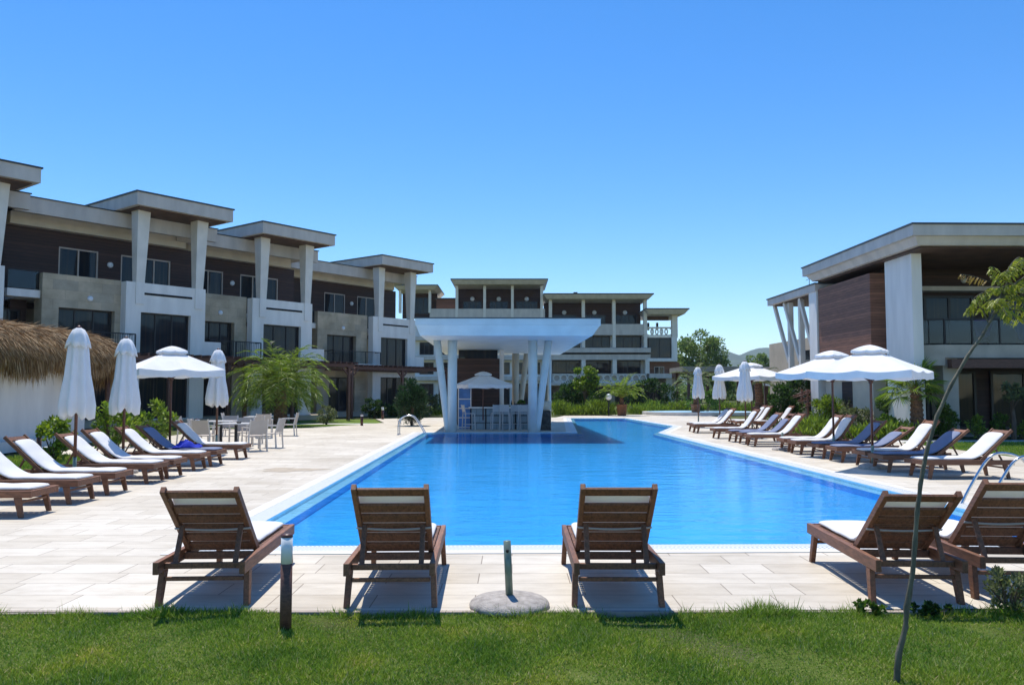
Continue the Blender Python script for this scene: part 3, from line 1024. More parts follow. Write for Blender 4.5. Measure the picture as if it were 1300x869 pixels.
# (u0, v0, stone from, stone to, stone window, main roof from, main roof to)
units = [(-9.66, 0.56, -3.5, -0.1, (-2.8, -0.3), -4.6, 5.2),
         (0.0, 0.0, -3.5, 0.05, (-2.78, -0.22), -4.2, 5.2),
         (7.85, -1.24, -3.4, 0.0, (-2.75, -0.75), -3.6, 5.2),
         (19.72, -4.26, -4.4, -0.05, (-3.6, -1.05), -6.7, 5.2)]
for ui, (u0, v0, s0, s1, sw, r0, r1) in enumerate(units):
    P = Parts(u0, v0)
    # raised roof canopy on its columns
    mb = MB()
    P.box(mb, 0.0, -6.0, 10.53, 5.15, 0.0, 11.14)
    rf = mb.build('raised_roof', M['fascia'], apt)
    mb = MB()
    P.box(mb, -0.06, -6.06, 11.142, 5.21, 0.06, 11.21)
    mb.build('roof_trim', M['trim'], rf)
    mb = MB()
    P.box(mb, 0.25, -5.8, 10.47, 4.9, -0.25, 10.527)
    mb.build('soffit', M['soffit'], rf)
    for (bl, br, tl, tr) in ((0.5, 0.92, 0.5, 1.2), (3.62, 4.04, 3.64, 4.34)):
        mb = MB()
        vb0, vb1, vt0, vt1 = -1.22, -0.84, -1.5, -0.84
        mb.hexa([P.p(bl, vb1, 6.96), P.p(br, vb1, 6.96), P.p(br, vb0, 6.96), P.p(bl, vb0, 6.96),
                 P.p(tl, vt1, 10.53), P.p(tr, vt1 - 0.12, 10.53), P.p(tr, vt0, 10.53), P.p(tl, vt0, 10.53)])
        mb.build('slanted_column', M['column'], apt)
    # white two storey bay
    mb = MB()
    holed_wall(P, mb, 0.05, 4.22, 0.3, 6.95, -1.4, -0.902, [(0.8, 3.42, 3.42, 5.52), (0.8, 3.42, 0.35, 2.7)])
    for bl, br in ((0.5, 0.92), (3.62, 4.04)):
        P.box(mb, bl, -0.9, 5.9, br, -0.845, 6.958)
    bay = mb.build('bay_wall', M['white'], apt)
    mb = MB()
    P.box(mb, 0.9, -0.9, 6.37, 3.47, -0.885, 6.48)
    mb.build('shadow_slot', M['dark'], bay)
    window(P, apt, 0.8, 3.42, 3.42, 5.52, -1.12, 2)
    window(P, apt, 0.8, 3.42, 0.35, 2.7, -1.12, 2)
    mb = MB()
    P.box(mb, 4.222, -1.4, 3.2, 5.2, -0.95, 4.25)
    mb.build('bay_side_wall', M['white'], apt)
    # stone wall with its window and parapet
    mb = MB()
    holed_wall(P, mb, s0, s1, 0.3, 7.0, -2.2, -1.4, [(sw[0], sw[1], 3.42, 5.5), (sw[0] + 0.2, sw[1] - 0.1, 0.35, 2.65)])
    mb.build('stone_wall', M['stone'], apt)
    window(P, apt, sw[0], sw[1], 3.42, 5.5, -1.7, 2)
    window(P, apt, sw[0] + 0.2, sw[1] - 0.1, 0.35, 2.65, -1.7, 1)
    if ui > 1 or ui == 1:
        lamp(P, apt, (sw[0] + sw[1]) / 2 + 0.1, -1.4, 6.0, 0.13)
    # balcony in front of the stone window
    mb = MB()
    P.box(mb, s0 + 0.5, -1.4, 3.42, 0.35, -0.35, 3.56)
    bal = mb.build('balcony_slab', M['white'], apt)
    railing(P, apt, s0 + 0.55, 0.32, -0.42, 3.562, 4.42, ((s0 + 0.58, 0.29), -1.38), glass=False)
    # recessed storey in brown boarding with pale window frames
    mb = MB()
    holed_wall(P, mb, r0, r1, 5.6, 9.42, -4.3, -4.0, [(-1.75, 0.15, 6.2, 8.7), (1.3, 4.0, 6.2, 8.7)])
    br = mb.build('boarded_wall', M['clad'], apt)
    window(P, apt, -1.75, 0.15, 6.2, 8.7, -4.02, 1, 'wframe', fw=0.07)
    window(P, apt, 1.3, 4.0, 6.2, 8.7, -4.02, 2, 'wframe', fw=0.07)
    lamp(P, apt, 0.75, -4.0, 8.1, 0.15)
    mb = MB()
    P.box(mb, r0 + 0.1, -4.6, 9.43, r1 - 0.6, -3.55, 9.98)
    mb.build('eaves_beam', M['cream'], apt)
    # main flat roof of the unit
    mb = MB()
    P.box(mb, r0 - 0.25, -14.0, 9.99, r1 + 0.4, -2.4, 10.46)
    P.box(mb, r0 - 0.25, -2.4, 9.76, r1 + 0.4, -2.15, 10.46)
    mr = mb.build('main_roof', M['fascia'], apt)
    mb = MB()
    P.box(mb, r0 - 0.3, -14.0, 10.462, r1 + 0.45, -2.1, 10.51)
    mb.build('roof_trim', M['trim'], mr)
    # terrace floor, body behind and dark recess to the left of the stone wall
    mb = MB()
    P.box(mb, r0, -4.0, 5.86, r1 - 0.9, -2.205, 6.18)
    P.box(mb, s0 - 1.35, -2.2, 5.86, s0 - 0.002, -1.6, 6.2)
    mb.build('terrace_slab', M['white'], apt)
    railing(P, apt, s0 - 1.3, s0 - 0.03, -1.75, 6.2, 7.1)
    mb = MB()
    P.box(mb, r0, -13.8, 0.3, r1, -4.302, 9.98)
    mb.build('rear_wall', M['tan'], apt)
    mb = MB()
    holed_wall(P, mb, r0, s0 - 0.002, 0.3, 5.85, -3.2, -3.0, [(s0 - 1.2, s0 - 0.25, 3.42, 5.4)])
    mb.build('recess_wall', M['clad'], apt)
    window(P, apt, s0 - 1.2, s0 - 0.25, 3.42, 5.4, -3.06, 1)
    mb = MB()
    P.box(mb, s0 - 1.35, -3.0, 3.2, s0 - 0.002, -1.6, 3.5)
    P.box(mb, r0, -4.3, 0.0, r1, -0.6, 0.298)
    mb.build('plinth', M['tan'], apt)
    # wooden pergola over the ground floor terrace
    a, b = s0 + 0.2, 5.4
    mb = MB()
    P.box(mb, a, 1.5, 3.12, b, 1.62, 3.3)
    P.box(mb, a, -0.85, 3.06, b, -0.73, 3.2)
    k = int((b - a) / 0.42)
    for i in range(k + 1):
        x = a + (b - a) * i / k
        P.box(mb, x - 0.04, -0.72, 3.302, x + 0.04, 1.9, 3.42)
    pg = mb.build('pergola', M['pergola'], apt)
    for x in (a + 0.2, a + 0.2 + (b - a - 0.6) * 0.5, b - 0.4):
        mb = MB()
        P.box(mb, x - 0.08, 1.48, 0.0, x + 0.08, 1.64, 3.118)
        for sg in (-1, 1):
            mb.bar(P.p(x, 1.56, 2.6), P.p(x + sg * 0.5, 1.56, 3.1), 0.09, 0.09)
        mb.build('pergola_post', M['pergola'], pg)

# chimney block on the roof near the far end
mb = MB()
P = Parts(*units[2][:2])
P.box(mb, 3.9, -4.4, 10.5, 4.9, -3.4, 11.05)
mb.build('chimney', M['fascia'], apt)

# ================================================================== REAR HOTEL BLOCK (frontal, about 105 m away)
RB = 105.0
hotel = thing('hotel_block', 'wide four storey hotel block with dark loggias and flat roofs, far beyond the pool bar', 'building', (0, RB, 0), 0)
def bx(px): return (px - 650) * RB / 1040
def bz(py): return H + (497 - py) * RB / 1040
P = Parts(0, 0)      # u = x, v = toward camera

def roof_slab(pa, pb, ptop, pbot, vback, vfront, name='flat_roof'):
    mb = MB()
    z1, z0 = bz(ptop), bz(pbot)
    ua, ub = bx(pa), bx(pb)
    zc = z1 - 0.14
    ins = 0.5
    mb.hexa([P.p(ua + ins, vfront - ins, z0), P.p(ub - ins, vfront - ins, z0), P.p(ub - ins, vback, z0), P.p(ua + ins, vback, z0),
             P.p(ua, vfront, zc), P.p(ub, vfront, zc), P.p(ub, vback, zc), P.p(ua, vback, zc)])
    o = mb.build(name, M['fascia'], hotel)
    mb = MB()
    P.box(mb, ua - 0.05, vback, zc + 0.003, ub + 0.05, vfront + 0.05, z1)
    mb.build('roof_trim', M['trim'], o)
    return o

def hbox(name, mat, pa, pb, ptop, pbot, vb, vf, parent=None):
    mb = MB()
    P.box(mb, bx(pa), vb, bz(pbot), bx(pb), vf, bz(ptop))
    return mb.build(name, M[mat], parent or hotel)

def hwin(pa, pb, ptop, pbot, v, mull=2, frame='frame'):
    return window(P, hotel, bx(pa), bx(pb), bz(pbot), bz(ptop), v, mull, frame, fw=0.1)

# tall middle part behind the bar canopy
roof_slab(573, 695, 354.5, 361, -9, 1.6)
hbox('loggia_wall', 'clad', 579, 690, 361, 402, -4.3, -4.0)
for pa, pb in ((583, 612), (618, 647), (653, 686)):
    hwin(pa + 2, pb - 2, 377, 391, -3.9, 2)
    lamp(P, hotel, bx((pa + pb) / 2), -4.0, bz(374), 0.3)
for px in (579.5, 615, 650.5, 688):
    hbox('loggia_column', 'column', px - 1.7, px + 1.7, 361.5, 402, -0.6, 0.06)
hbox('parapet', 'fascia', 545, 692, 391, 403, -0.8, 0.0)
hbox('chimney', 'trim', 645, 649, 349, 354.3, -4, -3)
hbox('loggia_floor', 'fascia', 560, 690, 401, 404, -4, -0.81)
# left stepped end behind the apartment block
roof_slab(500, 556, 361.5, 367, -9, 1.2)
hbox('loggia_wall', 'clad', 505, 551, 367, 400, -4.3, -4.0)
for px in (507, 545):
    hbox('loggia_column', 'column', px - 1.5, px + 1.5, 367.2, 396, -0.6, 0.06)
hwin(511, 540, 372, 394, -3.8, 3)
hbox('setback_wall', 'clad2', 551.2, 578, 376, 391, -3.0, -2.6)
hbox('flat_roof', 'trim', 550, 579, 374.5, 376, -6, -2.3)
# lower storeys left and middle
hbox('body', 'white', 525, 690, 403.2, 515, -12, -1.5)
for (t, b_) in ((408, 424), (433, 449), (459, 474), (486, 513)):
    for pa, pb in ((531, 549), (556, 577), (583, 610), (618, 647), (653, 686)):
        hwin(pa, pb, t, b_, -1.42, 2)
for y in (426, 451, 477):
    hbox('floor_band', 'fascia', 524, 690, y, y + 5, -1.5, -0.3)
# right part
roof_slab(690, 828, 373, 379.5, -9, 1.6)
hbox('loggia_wall', 'clad', 692, 820, 379.5, 412, -4.3, -4.0)
for pa, pb in ((702, 736), (743, 775), (783, 816)):
    hwin(pa + 1, pb - 1, 395, 411, -3.9, 2)
    lamp(P, hotel, bx((pa + pb) / 2), -4.0, bz(392), 0.3)
for px in (699, 741, 780, 820):
    hbox('loggia_column', 'column', px - 2.0, px + 2.0, 379.6, 440.5, -0.7, 0.06)
hbox('parapet', 'fascia', 692, 819.5, 410.5, 424.5, -0.6, -0.02)
hbox('loggia_floor', 'fascia', 692, 819.5, 422, 424.4, -4, -0.61)
hbox('body', 'white', 692, 826, 424.6, 487, -12, -2.0)
for pa, pb in ((702, 738), (743.5, 777), (782.5, 817)):
    hwin(pa, pb, 425, 440, -1.8, 2)
hbox('floor_band', 'fascia', 692, 826, 441, 446.8, -1.95, 0.3)
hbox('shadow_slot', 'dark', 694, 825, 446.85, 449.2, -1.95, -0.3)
hbox('floor_band', 'fascia', 692, 826, 449.25, 456, -1.95, 0.0)
for pa, pb in ((702, 738), (743.5, 778), (783, 816)):
    hwin(pa, pb, 456.5, 473, -1.8, 1)
for px in (698, 741, 780.5, 822):
    hbox('wall_pier', 'column', px - 2.6, px + 2.6, 456.05, 473.5, -1.95, 0.02)
hbox('floor_band', 'fascia', 694, 826, 485, 488, -1.95, 0.2)

def ring_balustrade(pa, pb, ptop, pbot, v, n):
    """solid balustrade pierced by a row of rings"""
    mb = MB()
    z0, z1 = bz(pbot), bz(ptop)
    ua, ub = bx(pa), bx(pb)
    P.box(mb, ua, v - 0.2, z1 - 0.12, ub, v, z1)
    P.box(mb, ua, v - 0.2, z0, ub, v, z0 + 0.1)
    r_ = (z1 - z0 - 0.24) / 2
    zc = (z0 + z1) / 2
    for i in range(n):
        x = ua + (ub - ua) * (i + 0.5) / n
        pts = [P.p(x + r_ * math.cos(t), v - 0.1, zc + r_ * math.sin(t)) for t in np.linspace(0, 2 * PI, 17)]
        mb.tube(pts, 0.08, 6, False)
        if i < n - 1 and i % 2 == 0:
            xm = ua + (ub - ua) * (i + 1) / n
            P.box(mb, xm - 0.05, v - 0.18, z0 + 0.1, xm + 0.05, v - 0.02, z1 - 0.12)
    return mb.build('ring_balustrade', M['column'], hotel)
ring_balustrade(702, 821, 474, 485, 0.0, 13)
hbox('balustrade_back', 'fascia', 702, 821, 474.5, 484.5, -0.6, -0.5)
hbox('chimney', 'trim', 731, 736, 366, 372.8, -4, -3)
# ground storey, dark glazing behind the planting
hbox('ground_floor_wall', 'tan', 692, 850, 488.1, 513.4, -6, -3)
for pa, pb in ((700, 735), (742, 778), (784, 815), (822, 845)):
    hwin(pa, pb, 490, 513, -2.9, 2)
# lower right wing
roof_slab(818, 872, 392, 399, -8, 1.8)
hbox('wing_column', 'column', 854, 861, 399.2, 428, -0.9, 0.0)
hbox('loggia_ceiling_beam', 'soffit', 822.5, 853.5, 399.2, 404, -2.4, -2.0)
for px in (833, 845):
    hbox('loggia_column', 'frame', px - 1.3, px + 1.3, 404.2, 414, -6, -5.6)
ring_balustrade(823, 853, 414, 426, -0.3, 5)
hbox('wing_wall', 'white', 822, 860, 426.2, 427.8, -7, -0.6)
hbox('wing_frame_jamb', 'white', 853.2, 860, 427.85, 458, -7, 0.05)
hbox('wing_frame_sill', 'white', 822, 853.15, 454, 458, -7, 0.05)
hwin(824, 853, 428, 453.6, -0.4, 1)
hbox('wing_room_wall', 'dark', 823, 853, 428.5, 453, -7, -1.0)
hbox('boarded_wall', 'clad2', 826, 866, 458.2, 478, -7, -1.6)
hwin(833, 846, 464, 478, -1.5, 1, 'wframe')
hbox('floor_band', 'fascia', 824, 852, 473.5, 479.5, -1.55, 0.4)
hbox('ground_pier', 'tan', 845.5, 853, 479.7, 513.4, -2.9, 0.1)
hbox('wing_body', 'clad2', 853.5, 866, 426, 458, -7, -3)
hbox('wing_body', 'tan', 826, 866, 478.2, 513.4, -9, -3.2)

# ================================================================== RIGHT HAND BUILDING (grid aligned)
villa = thing('pool_villa', 'two storey building with deep flat eaves and corner balcony, right of the pool', 'building',
              (*F2(14.4, 28.0), 0), GRID)
VX, VY = 14.4, 28.0
class VP(Parts):
    pass
def vb(mb, x0, y0, z0, x1, y1, z1):
    """x, y in grid coordinates"""
    return mb.box(x0 - VX, y0 - VY, z0, x1 - VX, y1 - VY, z1)
def vq(x, y, z):
    return (x - VX, y - VY, z)
# deep eaves: inclined fascia
mb = MB()
x0, y0 = 14.42, 27.75
mb.hexa([vq(x0 + 0.32, y0 + 0.32, 6.78), vq(31, y0 + 0.32, 6.78), vq(31, 37.6, 6.78), vq(x0 + 0.32, 37.6, 6.78),
         vq(x0 + 0.16, y0 + 0.16, 7.06), vq(31, y0 + 0.16, 7.06), vq(31, 37.9, 7.06), vq(x0 + 0.16, 37.9, 7.06)])
mb.hexa([vq(x0, y0, 7.062), vq(31, y0, 7.062), vq(31, 38.0, 7.062), vq(x0, 38.0, 7.062),
         vq(x0, y0, 7.44), vq(31, y0, 7.44), vq(31, 38.0, 7.44), vq(x0, 38.0, 7.44)])
vr = mb.build('main_roof', M['fascia'], villa)
mb = MB()
vb(mb, x0 - 0.05, y0 - 0.05, 7.443, 31, 38.05, 7.5)
mb.build('roof_trim', M['trim'], vr)
mb = MB()
vb(mb, x0 + 0.5, y0 + 0.5, 6.70, 31, 37.4, 6.777)
mb.build('soffit', M['soffit'], vr)
# white fin wall and the boarded box beside it
mb = MB()
vb(mb, 15.15, 29.35, 0, 15.52, 31.4, 6.698)
mb.build('white_fin_wall', M['white'], villa)
mb = MB()
vb(mb, 14.83, 32.0, 2.2, 15.9, 37.2, 6.36)
mb.build('boarded_box', M['clad2'], villa)
mb = MB()
vb(mb, 15.0, 32.3, 0, 15.88, 37.0, 2.198)
mb.build('ground_floor_wall', M['cream'], villa)
mb = MB()
vb(mb, 14.98, 34.2, 0.0, 14.997, 35.2, 2.1)
mb.build('side_door', M['clad'], villa)
mb = MB()
vb(mb, 15.9, 33.2, 0, 31, 37.4, 6.698)
mb.build('upper_wall', M['clad'], villa)
# upstairs glazing
class G_(Parts):
    def box(s, mb, ua, va, za, ub, vb_, zb):
        return mb.box(ua - VX, -va + 33.2 - VY, za, ub - VX, -vb_ + 33.2 - VY, zb)
    def p(s, u, v, z):
        return (u - VX, -v + 33.2 - VY, z)
PV = G_(0, 0)
for ua, ub in ((16.6, 19.6), (20.2, 24.4)):
    window(PV, villa, ua, ub, 3.42, 5.6, 0.14, 2, fw=0.1)
    window(PV, villa, ua, ub, 0.15, 2.5, 0.14, 2, fw=0.1)
mb = MB()
vb(mb, 15.9, 32.4, 5.72, 31, 33.19, 5.9)
mb.build('lintel_shelf', M['fascia'], villa)
lamp(PV, villa, 19.3, 0.0, 6.25, 0.12)
# corner balcony
mb = MB()
vb(mb, 16.4, 29.55, 2.9, 31, 33.19, 3.38)
mb.prism([(15.525 - VX, 29.9 - VY), (16.398 - VX, 29.55 - VY), (16.398 - VX, 33.1 - VY), (15.525 - VX, 33.1 - VY)], 2.62, 3.38)
mb.build('balcony_slab', M['greystone'], villa)
mb = MB()
vb(mb, 16.43, 29.6, 4.3, 31, 29.66, 4.35)
mb.bar(vq(15.6, 30.0, 4.325), vq(16.43, 29.63, 4.325), 0.05, 0.05)
for i in range(11):
    x = 16.45 + i * 1.02
    vb(mb, x - 0.025, 29.605, 3.38, x + 0.025, 29.655, 4.3)
for t in (0.0, 0.45):
    x, y = 15.6 + 0.83 * t, 30.0 - 0.37 * t
    vb(mb, x - 0.02, y - 0.02, 3.38, x + 0.02, y + 0.02, 4.3)
rl = mb.build('railing', M['rail'], villa)
mb = MB()
vb(mb, 16.5, 29.625, 3.44, 30.9, 29.637, 4.27)
mb.hexa([vq(15.62, 29.985, 3.44), vq(16.4, 29.64, 3.44), vq(16.405, 29.65, 3.44), vq(15.625, 29.995, 3.44),
         vq(15.62, 29.985, 4.27), vq(16.4, 29.64, 4.27), vq(16.405, 29.65, 4.27), vq(15.625, 29.995, 4.27)])
mb.build('railing_pane', M['clear'], rl)
# pier, pergola beams and dark ground floor terrace
mb = MB()
vb(mb, 16.42, 29.75, 0, 16.98, 30.6, 2.898)
mb.build('balcony_pier', M['greystone'], villa)
mb = MB()
vb(mb, 16.45, 29.2, 2.52, 31, 29.5, 2.84)
mb.build('pergola', M['pergola'], villa)
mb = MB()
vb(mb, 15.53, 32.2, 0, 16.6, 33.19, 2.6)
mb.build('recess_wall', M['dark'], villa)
mb = MB()
vb(mb, 16.42, 30.61, -0.02, 31, 33.19, 0.03)
mb.build('terrace_floor', M['greystone'], villa)
# white end pier and the lower roof on V columns further back
mb = MB()
vb(mb, 14.78, 37.3, 0, 15.4, 38.2, 6.3)
mb.build('white_pier', M['white'], villa)
mb = MB()
vb(mb, 14.72, 37.25, 6.302, 19.0, 43.9, 6.62)
lr = mb.build('rear_roof', M['fascia'], villa)
mb = MB()
vb(mb, 14.67, 37.2, 6.622, 19.05, 43.95, 6.68)
mb.build('roof_trim', M['trim'], lr)
mb = MB()
vb(mb, 14.95, 38.3, 6.25, 18.8, 43.7, 6.3)
mb.build('soffit', M['soffit'], lr)
for yb in (41.8, 40.3):
    mb = MB()
    vb(mb, 15.08, yb - 0.12, 0, 15.32, yb + 0.12, 6.25)
    mb.build('roof_column', M['column'], villa)
    mb = MB()
    mb.bar(vq(15.2, yb + 0.25, 3.2), vq(15.0, yb + 1.75, 6.25), 0.16, 0.16)
    mb.build('slanted_column', M['column'], villa)
mb = MB()
mb.bar(vq(15.2, 38.6, 3.2), vq(15.0, 39.9, 6.25), 0.16, 0.16)
mb.build('slanted_column', M['column'], villa)
mb = MB()
vb(mb, 17.5, 44.6, 0, 26, 52, 4.7)
mb.build('rear_wing_wall', M['tan'], villa)
mb = MB()
vb(mb, 17.48, 45.2, 2.9, 17.498, 46.8, 4.0)
mb.build('rear_wing_window', M['glass'], villa)
mb = MB()
vb(mb, 15.9, 37.45, 0, 26, 44.58, 3.3)
mb.build('rear_terrace_wall', M['tan'], villa)

# television aerial on the rear roof
mb = MB()
mb.tube([vq(14.9, 38.4, 6.68), vq(14.9, 38.4, 7.15)], 0.015, 6)
mb.tube([vq(14.9, 38.1, 7.05), vq(14.9, 38.8, 7.0)], 0.012, 6)
mb.tube([vq(14.75, 38.2, 7.04), vq(15.05, 38.2, 7.04)], 0.008, 6)
mb.build('aerial', M['rail'], villa)

# ================================================================== LOW PERGOLA ROOFS IN THE RIGHT BACKGROUND
def low_roof(label, x0, x1, y0, y1, z, th, posts):
    t = thing('pergola_walkway', label, 'pergola', ((x0 + x1) / 2, (y0 + y1) / 2, 0), 0)
    ox, oy = (x0 + x1) / 2, (y0 + y1) / 2
    mb = MB()
    mb.box(x0 - ox, y0 - oy, z, x1 - ox, y1 - oy, z + th)
    mb.build('roof', M['lowroof'], t)
    for px_ in posts:
        for yy in (y0 + 0.4, y1 - 0.4):
            mb = MB()
            mb.box(px_ - 0.12 - ox, yy - 0.12 - oy, 0, px_ + 0.12 - ox, yy + 0.12 - oy, z - 0.002)
            mb.build('post', M['pergola'], t)
    return t
low_roof('long low pale roof on dark posts behind the closed umbrellas, under the far trees', 15.0, 24.5, 72, 78, 3.45, 0.45, (15.6, 18.5, 21.4, 24.0))
low_roof('short brown beam roof on posts beside the slanted columns of the right building', 16.5, 19.4, 52, 55.0, 2.85, 0.4, (16.9, 19.0))

# ================================================================== POOL BAR
bar = thing('pool_bar', 'open pool bar under flat white canopy on V shaped columns at the far pool edge', 'bar pavilion', (*F2(0.4, 34.0), 0), GRID)
BX, BY = 0.4, 34.0
def q(u, w_, z):
    return (u - BX, w_ - BY, z)
def bb(mb, u0, w0, z0, u1, w1, z1):
    return mb.box(u0 - BX, w0 - BY, z0, u1 - BX, w1 - BY, z1)
mb = MB()
ua, ub, wa, wb = -3.05, 4.0, 31.0, 47.4
bb(mb, ua, wa, 4.18, ub, wb, 4.44)
mb.hexa([q(ua + .17, wa + .17, 3.80), q(ub - .3, wa + .17, 3.80), q(ub - .3, wb - .2, 3.80), q(ua + .17, wb - .2, 3.80),
         q(ua + .03, wa + .03, 4.178), q(ub - .03, wa + .03, 4.178), q(ub - .03, wb - .03, 4.178), q(ua + .03, wb - .03, 4.178)])
can = mb.build('canopy', M['canopy'], bar)
mb = MB()
bb(mb, ua - .04, wa - .04, 4.443, ub + .04, wb + .04, 4.48)
mb.build('canopy_trim', M['trim'], can)
for wv, cols in ((34.15, ((-1.8, -2.45, -1), (1.55, 2.22, 1))), (45.9, ((-1.2, -1.8, -1), (1.12, 1.75, 1)))):  # rear row in cream: its warm sunlit tone is put into the colour
    for us, ul, sg in cols:
        mb = MB()
        mb.tube([q(us, wv, 0), q(us, wv, 3.81)], 0.195, 20)
        mb.build('column', M['canopy' if wv < 40 else 'cream'], bar, True)
        mb = MB()
        mb.tube([q(us + sg * 0.17, wv + 0.05, 0.0), q(us + sg * 0.2, wv + 0.05, 0.3), q(ul, wv + 0.05, 3.81)], [0.13, 0.14, 0.16], 16)
        mb.build('slanted_column', M['canopy' if wv < 40 else 'cream'], bar, True)
mb = MB()
mb.tube([q(3.05, 46.5, 0), q(3.05, 46.5, 3.81)], 0.1, 10)
mb.build('downpipe', M['canopy'], bar, True)
mb = MB()
bb(mb, -2.0, 41.5, 0, 0.2, 45.5, 3.35)
core = mb.build('core_wall', M['clad'], bar)
mb = MB()
bb(mb, -1.9, 41.9, 3.352, 0.1, 45.2, 3.8)
mb.build('clerestory', M['glass'], bar)
mb = MB()
bb(mb, 0.202, 41.6, 0, 0.42, 41.9, 3.8)
mb.build('white_pier', M['white'], bar)
mb = MB()
bb(mb, -1.1, 36.6, 0, 1.55, 37.0, 0.93)
bb(mb, 1.15, 37.002, 0, 1.55, 40.5, 0.93)
ctr = mb.build('counter', M['bartile'], bar)
mb = MB()
bb(mb, -1.2, 36.45, 0.932, 1.65, 37.1, 0.99)
bb(mb, 1.05, 37.102, 0.932, 1.65, 40.6, 0.99)
mb.build('counter_top', M['white'], ctr)
mb = MB()
for i in range(5):
    u = -1.1 + 2.65 * i / 4
    bb(mb, u - 0.03, 36.57, 0, u + 0.03, 36.598, 0.93)
for z in (0.28, 0.6):
    bb(mb, -1.1, 36.575, z, 1.55, 36.597, z + 0.03)
mb.build('counter_grid', M['rail'], ctr)
mb = MB()
bb(mb, -1.05, 38.2, 0, 0.15, 38.5, 1.92)
mb.build('back_bar', M['clad'], bar)
mb = MB()
bb(mb, -1.7, 37.2, 0, -1.1, 37.8, 1.95)
fr = mb.build('drinks_cooler', M['bluepanel'], bar)
mb = MB()
for z in (0.05, 0.48, 0.9, 1.32, 1.88):
    bb(mb, -1.68, 37.17, z, -1.12, 37.197, z + 0.04)
for u in (-1.7, -1.14):
    bb(mb, u, 37.16, 0.0, u + 0.04, 37.198, 1.93)
mb.build('cooler_frame', M['white'], fr)
mb = MB()
bb(mb, 1.9, 35.6, 0, 2.4, 36.3, 0.84)
mb.build('stone_plinth', M['darkstone'], bar)
pl = thing('planter_bowl', 'round cream planter bowl on dark stone plinth at the right of the pool bar', 'planter', (*F2(2.15, 35.95), 0.842))
mb = MB()
mb.lathe([(0.2, 0), (0.28, 0.06), (0.3, 0.3), (0.32, 0.42), (0.27, 0.42), (0.25, 0.3), (0.02, 0.28)], 20)
mb.build('bowl', M['cream'], pl, True)

for i, (u, w_, r_, hh, mt_, l) in enumerate([(0.72, 36.78, 0.035, 0.28, 'leaf_dark_glass', 'dark green bottle standing left on the pool bar counter'),
                                            (0.86, 36.72, 0.03, 0.24, 'leaf_dark_glass', 'shorter dark bottle in the middle of the pool bar counter'),
                                            (1.42, 36.8, 0.04, 0.3, 'leaf_dark_glass', 'dark bottle at the right end of the pool bar counter')]):
    mb = MB()
    mb.lathe([(r_, 0), (r_, hh * 0.6), (r_ * 0.4, hh * 0.78), (r_ * 0.36, hh), (0.004, hh)], 14)
    tag(mb.build('bottle', M['frame'], None, True, loc=(*F2(u, w_), 0.992)), l, 'bottle', 'bottles on the bar counter')
bowl = thing('planter_bowl', 'low dark planter with small leafy plant on the pool bar counter', 'planter', (*F2(1.15, 36.78), 0.992))
mb = MB()
mb.lathe([(0.16, 0), (0.24, 0.05), (0.27, 0.14), (0.24, 0.14), (0.2, 0.08), (0.01, 0.07)], 18)
mb.build('bowl', M['frame'], bowl, True)
rg_b = np.random.default_rng(2)
db = rand_dirs(rg_b, 220, 0.8)
leaves('foliage', np.array([0, 0, 0.1]) + db * 0.1, db, 0.14, 0.05, M['leaf'], bowl, 3)

